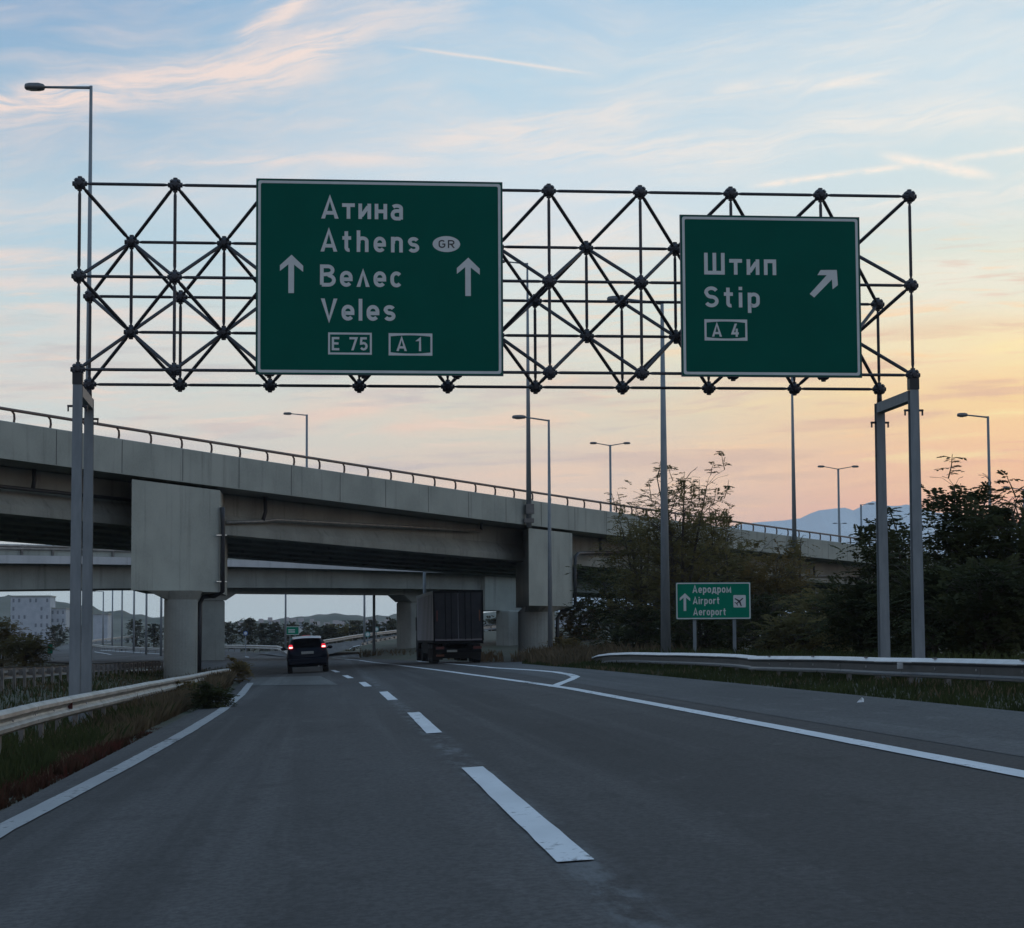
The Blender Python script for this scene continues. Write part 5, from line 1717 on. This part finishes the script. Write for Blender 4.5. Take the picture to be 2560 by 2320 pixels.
tree_at('olive bush hiding the overpass girder above the airport sign', 1830, 1335, 88, 2.0, LEAF_A, 45, n=1200, stems=6, crown_from=.1, wisps=2, group=gl, fill=1.1)
tree_at('olive bush behind the thick lamp post, left of the airport sign', 1660, 1330, 92, 2.2, LEAF_A, 46, n=1200, stems=6, crown_from=.1, wisps=2, group=gl, fill=1.1)
tree_at('dark bush between the second pier and the thick lamp post', 1540, 1400, 96, 1.9, LEAF_B, 16, n=1000, stems=5, crown_from=.02, wisps=2, group=gl, fill=1.0)
tree_at('low dark bush under the airport sign', 1760, 1500, 80, 2.2, LEAF_B, 17, n=1000, stems=6, crown_from=.0, wisps=0, group=gl, fill=1.2)
tree_at('low dark bush right of the airport sign posts', 1910, 1480, 78, 2.0, LEAF_B, 18, n=900, stems=6, crown_from=.0, wisps=0, group=gl, fill=1.2)
tree_at('low dark bush left of the thick lamp post foot', 1610, 1520, 84, 1.8, LEAF_B, 19, n=800, stems=6, crown_from=.0, wisps=0, group=gl, fill=1.2)
gr_ = 'dark trees behind the right gantry posts'
kw = dict(group=gr_, L=.5, pairs=6, ll=.19, lw=.07)
tree_at('shrubby tree left of the right gantry posts, leaves against the mountain', 2190, 1302, 62, 1.0, LEAF_B, 21, n=420, stems=4, crown_from=.1, wisps=4, fill=.6, **kw)
tree_at('thin leaved tree between the two right gantry posts', 2270, 1290, 60, 1.05, LEAF_B, 22, n=420, stems=4, crown_from=.05, wisps=3, fill=.6, **kw)
tree_at('tall dark tree with layered top right of the gantry posts', 2395, 1182, 56, 1.55, LEAF_B, 23, n=900, stems=5, crown_from=.05, wisps=3, fill=.7, **kw)
tree_at('broad dark tree at the right edge below the lamp post', 2500, 1236, 54, 1.4, LEAF_B, 24, n=900, stems=5, crown_from=.05, wisps=3, fill=.9, **kw)
tree_at('dark tree cut by the right edge of the picture', 2610, 1244, 52, 1.3, LEAF_B, 25, n=800, stems=5, crown_from=.05, wisps=3, fill=.9, **kw)
tree_at('low dark bush behind the near right gantry post', 2330, 1400, 54, 1.5, LEAF_B, 26, n=800, stems=6, crown_from=0, wisps=0, fill=1.2, **kw)
tree_at('low dark bush behind the far right gantry post', 2180, 1440, 62, 1.8, LEAF_B, 27, n=900, stems=6, crown_from=0, wisps=0, fill=1.2, **kw)
tree_at('low dark bush filling the right edge above the guard rail', 2470, 1400, 50, 1.8, LEAF_B, 28, n=1000, stems=6, crown_from=0, wisps=0, fill=1.3, **kw)
tree_at('brownish bush in front of the overpass end left of the gantry posts', 2080, 1470, 72, 1.9, LEAF_A, 29, n=900, stems=6, crown_from=0, wisps=0, fill=1.2, **kw)
tree_at('low brown green bush between airport sign and gantry posts', 2010, 1540, 70, 1.8, LEAF_A, 30, n=700, stems=6, crown_from=0, wisps=0, fill=1.2, **kw)
# left side
tree_at('brown green bush at the left edge before the white block', 5, 1538, 112, 1.2, LEAF_C, 31, n=700, stems=5, crown_from=0, wisps=0, fill=1.2, name='bush', cat='bush')
tree_at('dark rounded bush left of the gantry posts', 62, 1590, 105, 1.3, LEAF_A, 32, n=700, stems=5, crown_from=0, wisps=0, fill=1.2, name='bush', cat='bush')
sk = dict(L=.22, pairs=5, ll=.10, lw=.035, wisps=2, name='bush', cat='bush', trunk_r=.02)
tree_at('dark green bush leaning over the edge line below the guard rail', 527, 1716, 47, .42, LEAF_B, 33, n=380, stems=5, crown_from=0, fill=1.3, **sk)
tree_at('tall brown weed clump at the far end of the left guard rail', 600, 1652, 79, .5, LEAF_C, 34, n=300, stems=6, crown_from=0, fill=1.2, **sk)
tree_at('brown weedy bush between the guard rail end and the dark green bush', 470, 1712, 54, .5, LEAF_C, 35, n=300, stems=6, crown_from=0, fill=1.2, **sk)
tree_at('reddish brown brush at the foot of the second pier', 1412, 1600, 108, .9, LEAF_C, 36, n=400, stems=6, crown_from=0, wisps=3, fill=1.2, name='bush', cat='bush')
tree_at('brown tree seen between the second pier and the dark bush', 1455, 1494, 175, 2.6, LEAF_C, 37, n=500, stems=4, crown_from=.1, fill=1.0, name='tree', L=.6, ll=.3, lw=.14)
# trees beyond the underpass
rf = random.Random(5)
fx = [(575, 1552, 'olive tree right of the portal column, leftmost of the far row'), (620, 1537, 'darkest far tree with a pointed top, tallest beyond the left column'), (655, 1552, 'far rounded tree right of the pointed dark one'), (690, 1556, 'far tree just left of the pale pole'),
      (735, 1553, 'far tree behind the far green sign'), (775, 1556, 'far tree above the red and white signs'), (815, 1560, 'far tree left of the middle of the underpass opening'), (850, 1557, 'far greener tree in the middle of the underpass opening'),
      (885, 1545, 'far broad tree left of the close pair of poles'), (925, 1542, 'far tree behind the close pair of poles'), (965, 1541, 'far bushy tree right of the close pair of poles'), (1005, 1548, 'far tree beside the right portal column'), (1235, 1535, 'far tree seen right of the truck'),
      (340, 1545, 'far dark tree left of the round pier'), (385, 1553, 'far dark tree beside the round pier'), (145, 1556, 'far dark tree between the white block and the gantry posts'), (200, 1560, 'far dark tree behind the gantry posts')]
for i, (x, yt, l) in enumerate(fx):
    tree_at(l, x, yt, rf.uniform(300, 345) if x > 500 else 420, rf.uniform(1.9, 2.6) if i != 1 else 1.5, LEAF_D if i != 7 else LEAF_A, 60 + i, n=240, stems=3, crown_from=.05, wisps=0, fill=1.0, L=.6, pairs=4, ll=.42, lw=.26, squash=.5, group='trees beyond the underpass')

# ------------------------------------------------------------------ grass
def blades(name, label, n, region, hfun, m, seed, wmul=1.0):
    rnd = random.Random(seed)
    vs, fs = [], []
    k = 0
    while k < n:
        x, y = region(rnd)
        h = hfun(x, y, rnd)
        if h <= 0:
            k += 1; continue
        z = ground_z(x, y) - .02
        a = rnd.uniform(0, math.pi)
        w_ = (.006 + h * .018) * wmul * (1 + y / 60)
        dx, dy = math.cos(a) * w_, math.sin(a) * w_
        lx, ly = rnd.gauss(0, .25) * h, rnd.gauss(0, .25) * h
        i = len(vs)
        vs += [Vector((x - dx, y - dy, z)), Vector((x + dx, y + dy, z)), Vector((x + lx * .4 + dx * .7, y + ly * .4 + dy * .7, z + h * .6)), Vector((x + lx, y + ly, z + h))]
        fs += [(i, i + 1, i + 2), (i, i + 2, i + 3)]
        k += 1
    mb = MB(); mb.v, mb.f = vs, fs
    o = mb.build(name, m, fix=False)
    tag(o, label, 'grass', kind='stuff')
def nz(x, y, s=1.0, o=0): return noise.noise(Vector((x * s, y * s, o)))
blades('grass', 'green verge grass under the left guard rail', 18000,
       lambda r: (lambda y: (lerp_tab(XL, y) - .25 - abs(r.gauss(0, .75)) - .1, y))(14 + 66 * r.random() ** 1.6),
       lambda x, y, r: max(.05, r.uniform(.12, .34) * (1 + .8 * nz(x, y, .5))), GRASS, 1)
blades('grass', 'dry brown grass along the left guard rail', 26000,
       lambda r: (lambda y: (lerp_tab(XL, y) - .3 - abs(r.gauss(0, .55)), y))(18 + 64 * r.random()),
       lambda x, y, r: r.uniform(.15, .5) * (.35 + .65 * sstep(y, 26, 45)) * (1 + .5 * nz(x, y, .4, 4)), GRASS_DRY, 2)
blades('red_weeds', 'dark red weeds beside the white line in the near left verge', 24000,
       lambda r: (lambda y: (-2.85 - abs(r.gauss(0, .85)), y))(13 + 28 * r.random()),
       lambda x, y, r: r.uniform(.05, .2) * (1 - sstep(y, 27, 42)) * (1 if nz(x, y, 1.6, 2) > -.1 else .35), RED_WEED, 3)
blades('grass', 'dark grass on the median left of the guard rail', 14000,
       lambda r: (-4.4 - 9 * r.random(), 28 + 85 * r.random()), lambda x, y, r: r.uniform(.06, .22) * (1 + .6 * nz(x, y, .4)), GRASS, 4)
blades('grass', 'brown tufts on the median left of the guard rail', 9000,
       lambda r: (-4.6 - 8 * r.random(), 30 + 80 * r.random()), lambda x, y, r: r.uniform(.08, .3) * sstep(nz(x, y, .3, 3), -.2, .3), GRASS_DRY, 14)
blades('grass', 'short dark green grass before the right guard rail', 30000,
       lambda r: (lambda y: (lerp_tab(XR, y) + .02 + 3.4 * r.random() ** 1.2, y))(22 + 80 * r.random() ** 1.3),
       lambda x, y, r: max(.03, r.uniform(.05, .16) * (1 + .9 * nz(x, y, .6))), GRASS, 5)
blades('grass', 'dry grass patches on the right verge', 9000,
       lambda r: (lambda y: (lerp_tab(XR, y) + .05 + 2.6 * r.random(), y))(24 + 85 * r.random()),
       lambda x, y, r: r.uniform(.06, .2) * sstep(nz(x, y, .35, 7), -.1, .3), GRASS_DRY, 6)
blades('grass', 'tall brown grass around the end of the right guard rail', 9000,
       lambda r: (lambda y: (lerp_tab(XR, y) + .3 + 6 * r.random(), y))(76 + 38 * r.random()),
       lambda x, y, r: r.uniform(.2, .75) * (1 + .5 * nz(x, y, .3)), GRASS_DRY, 7)
blades('grass', 'rough dark grass behind the right guard rail', 16000,
       lambda r: (10.2 + 8 * r.random(), 34 + 60 * r.random()), lambda x, y, r: r.uniform(.2, .6), GRASS, 8)
blades('grass', 'brown grass on the ramp embankment', 6000,
       lambda r: (lambda t, u: (lambda p: (p.x, p.y))(bt_[0].lerp(bt_[3], t).lerp(tp_[0].lerp(tp_[3], t), u)))(r.random(), r.random()),
       lambda x, y, r: r.uniform(.3, .8), GRASS_DRY, 9, 1.2)

# ------------------------------------------------------------------ litter
lt = W(2151, 1751, 27.0)
g = G(2151, 1757)
mb = MB()
mb.add([g + Vector((-.05, 0, .005)), g + Vector((.01, -.03, .01)), g + Vector((.05, .01, .01)), g + Vector((.0, .04, .045)), g + Vector((.03, .035, .075)), g + Vector((.06, .045, .05))], [(0, 1, 3), (1, 2, 3), (1, 2, 4), (2, 5, 4), (3, 4, 2), (0, 3, 4)])
o = mb.build('litter', PAPER, fix=False)
tag(o, 'crumpled white scrap of paper on the right asphalt edge', 'litter')

# ------------------------------------------------------------------ buildings far away
rh = random.Random(9)
def block(label, x0, x1, y0, y1, w, depth, rows, cols, name='apartment_block', cat='building', m=WALLW, roof=None, ybase=None):
    a, b = W(x0, y0, w), W(x1, y1, w)
    a2 = W(x0, y1, w)
    X_ = Vector((1, 0, 0))
    Wd = b.x - a.x
    base = Vector((a.x, a.y, b.z - 2))
    root = thing(name, label, cat, base)
    H_ = a.z - base.z
    mb = MB(); mb.hexa([base, base + X_ * Wd, base + X_ * Wd + Vector((0, depth, 0)), base + Vector((0, depth, 0))], [base + Vector((0, 0, H_)), base + X_ * Wd + Vector((0, 0, H_)), base + X_ * Wd + Vector((0, depth, H_)), base + Vector((0, depth, H_))])
    mb.build('wall', m, root)
    if roof:
        z = H_
        mb = MB()
        e = .4
        p = [base + Vector((-e, -e, z + .002)), base + Vector((Wd + e, -e, z + .002)), base + Vector((Wd + e, depth + e, z + .002)), base + Vector((-e, depth + e, z + .002))]
        r0, r1 = base + Vector((-e, depth / 2, z + roof)), base + Vector((Wd + e, depth / 2, z + roof))
        mb.add(p + [r0, r1], [(0, 1, 5, 4), (2, 3, 4, 5), (0, 4, 3), (1, 2, 5), (3, 2, 1, 0)])
        mb.build('roof', ROOFT, root)
    else:
        mb = MB(); mb.box(base + Vector((Wd / 2, depth / 2, H_ + .202)), Wd + .5, depth + .5, .4); mb.build('roof', CONC, root)
    for j in range(rows):
        for i in range(cols):
            cx_ = Wd * (i + .5) / cols
            cz = 2 + (H_ - 2) * (j + .55) / rows
            ww, wh = min(1.2, Wd / cols * .36), min(1.3, (H_ - 2) / rows * .44)
            if rows > 3 and rh.random() < .3: continue
            mb = MB(); mb.box(base + Vector((cx_, -.03, cz)), ww, .055, wh); wd = mb.build('window', WINDOW, root)
    return root
block('tall pale apartment block at the left edge beyond the bridges', 27, 124, 1492, 1616, 700, 14, 6, 7)
block('low pale wing to the right of the tall apartment block', 125, 164, 1522, 1562, 705, 12, 2, 3)
block('pale windowless hall seen just right of the gantry posts', 233, 269, 1536, 1592, 640, 12, 0, 0, 'hall')
block('long white shed seen right of the second pier', 1398, 1500, 1541, 1567, 235, 8, 0, 0, 'shed')
block('small white hut below the long shed', 1430, 1500, 1583, 1606, 200, 4, 0, 0, 'hut')
for i in range(22):
    x = 590 + i * 20 + rh.uniform(-7, 7)
    y = 1569 - rh.uniform(0, 12)
    wd = rh.uniform(6, 12)
    block('tiny pale house on the hazy hillside beyond the underpass', x, x + wd, y - rh.uniform(2, 6), y + 4, 880 + rh.uniform(-30, 30), 7, 1, 2, 'house', 'house', roof=1.6)
    bpy.context.scene.collection.objects[-1]
for o in list(COL.objects):
    if o.name.startswith('house') and o.parent is None: o['group'] = 'houses on the far hillside'

# ------------------------------------------------------------------ haze
mb = MB()
mb.hexa([Vector((-4600, -160, -8)), Vector((4600, -160, -8)), Vector((4600, 3650, -8)), Vector((-4600, 3650, -8))], [Vector((-4600, -160, 215)), Vector((4600, -160, 215)), Vector((4600, 3650, 215)), Vector((-4600, 3650, 215))])
hm = bpy.data.materials.new('haze_air')
hm.use_nodes = True
ht = hm.node_tree
for n_ in list(ht.nodes):
    if n_.type == 'BSDF_PRINCIPLED': ht.nodes.remove(n_)
pv = ht.nodes.new('ShaderNodeVolumePrincipled')
pv.inputs['Color'].default_value = (.88, .93, 1, 1)
pv.inputs['Density'].default_value = .0001
pv.inputs['Anisotropy'].default_value = 0.0
ho = [n_ for n_ in ht.nodes if n_.type == 'OUTPUT_MATERIAL'][0]
ht.links.new(pv.outputs[0], ho.inputs['Volume'])
o = mb.build('haze', hm)
tag(o, 'pale evening haze in the air over the whole place', kind='stuff')
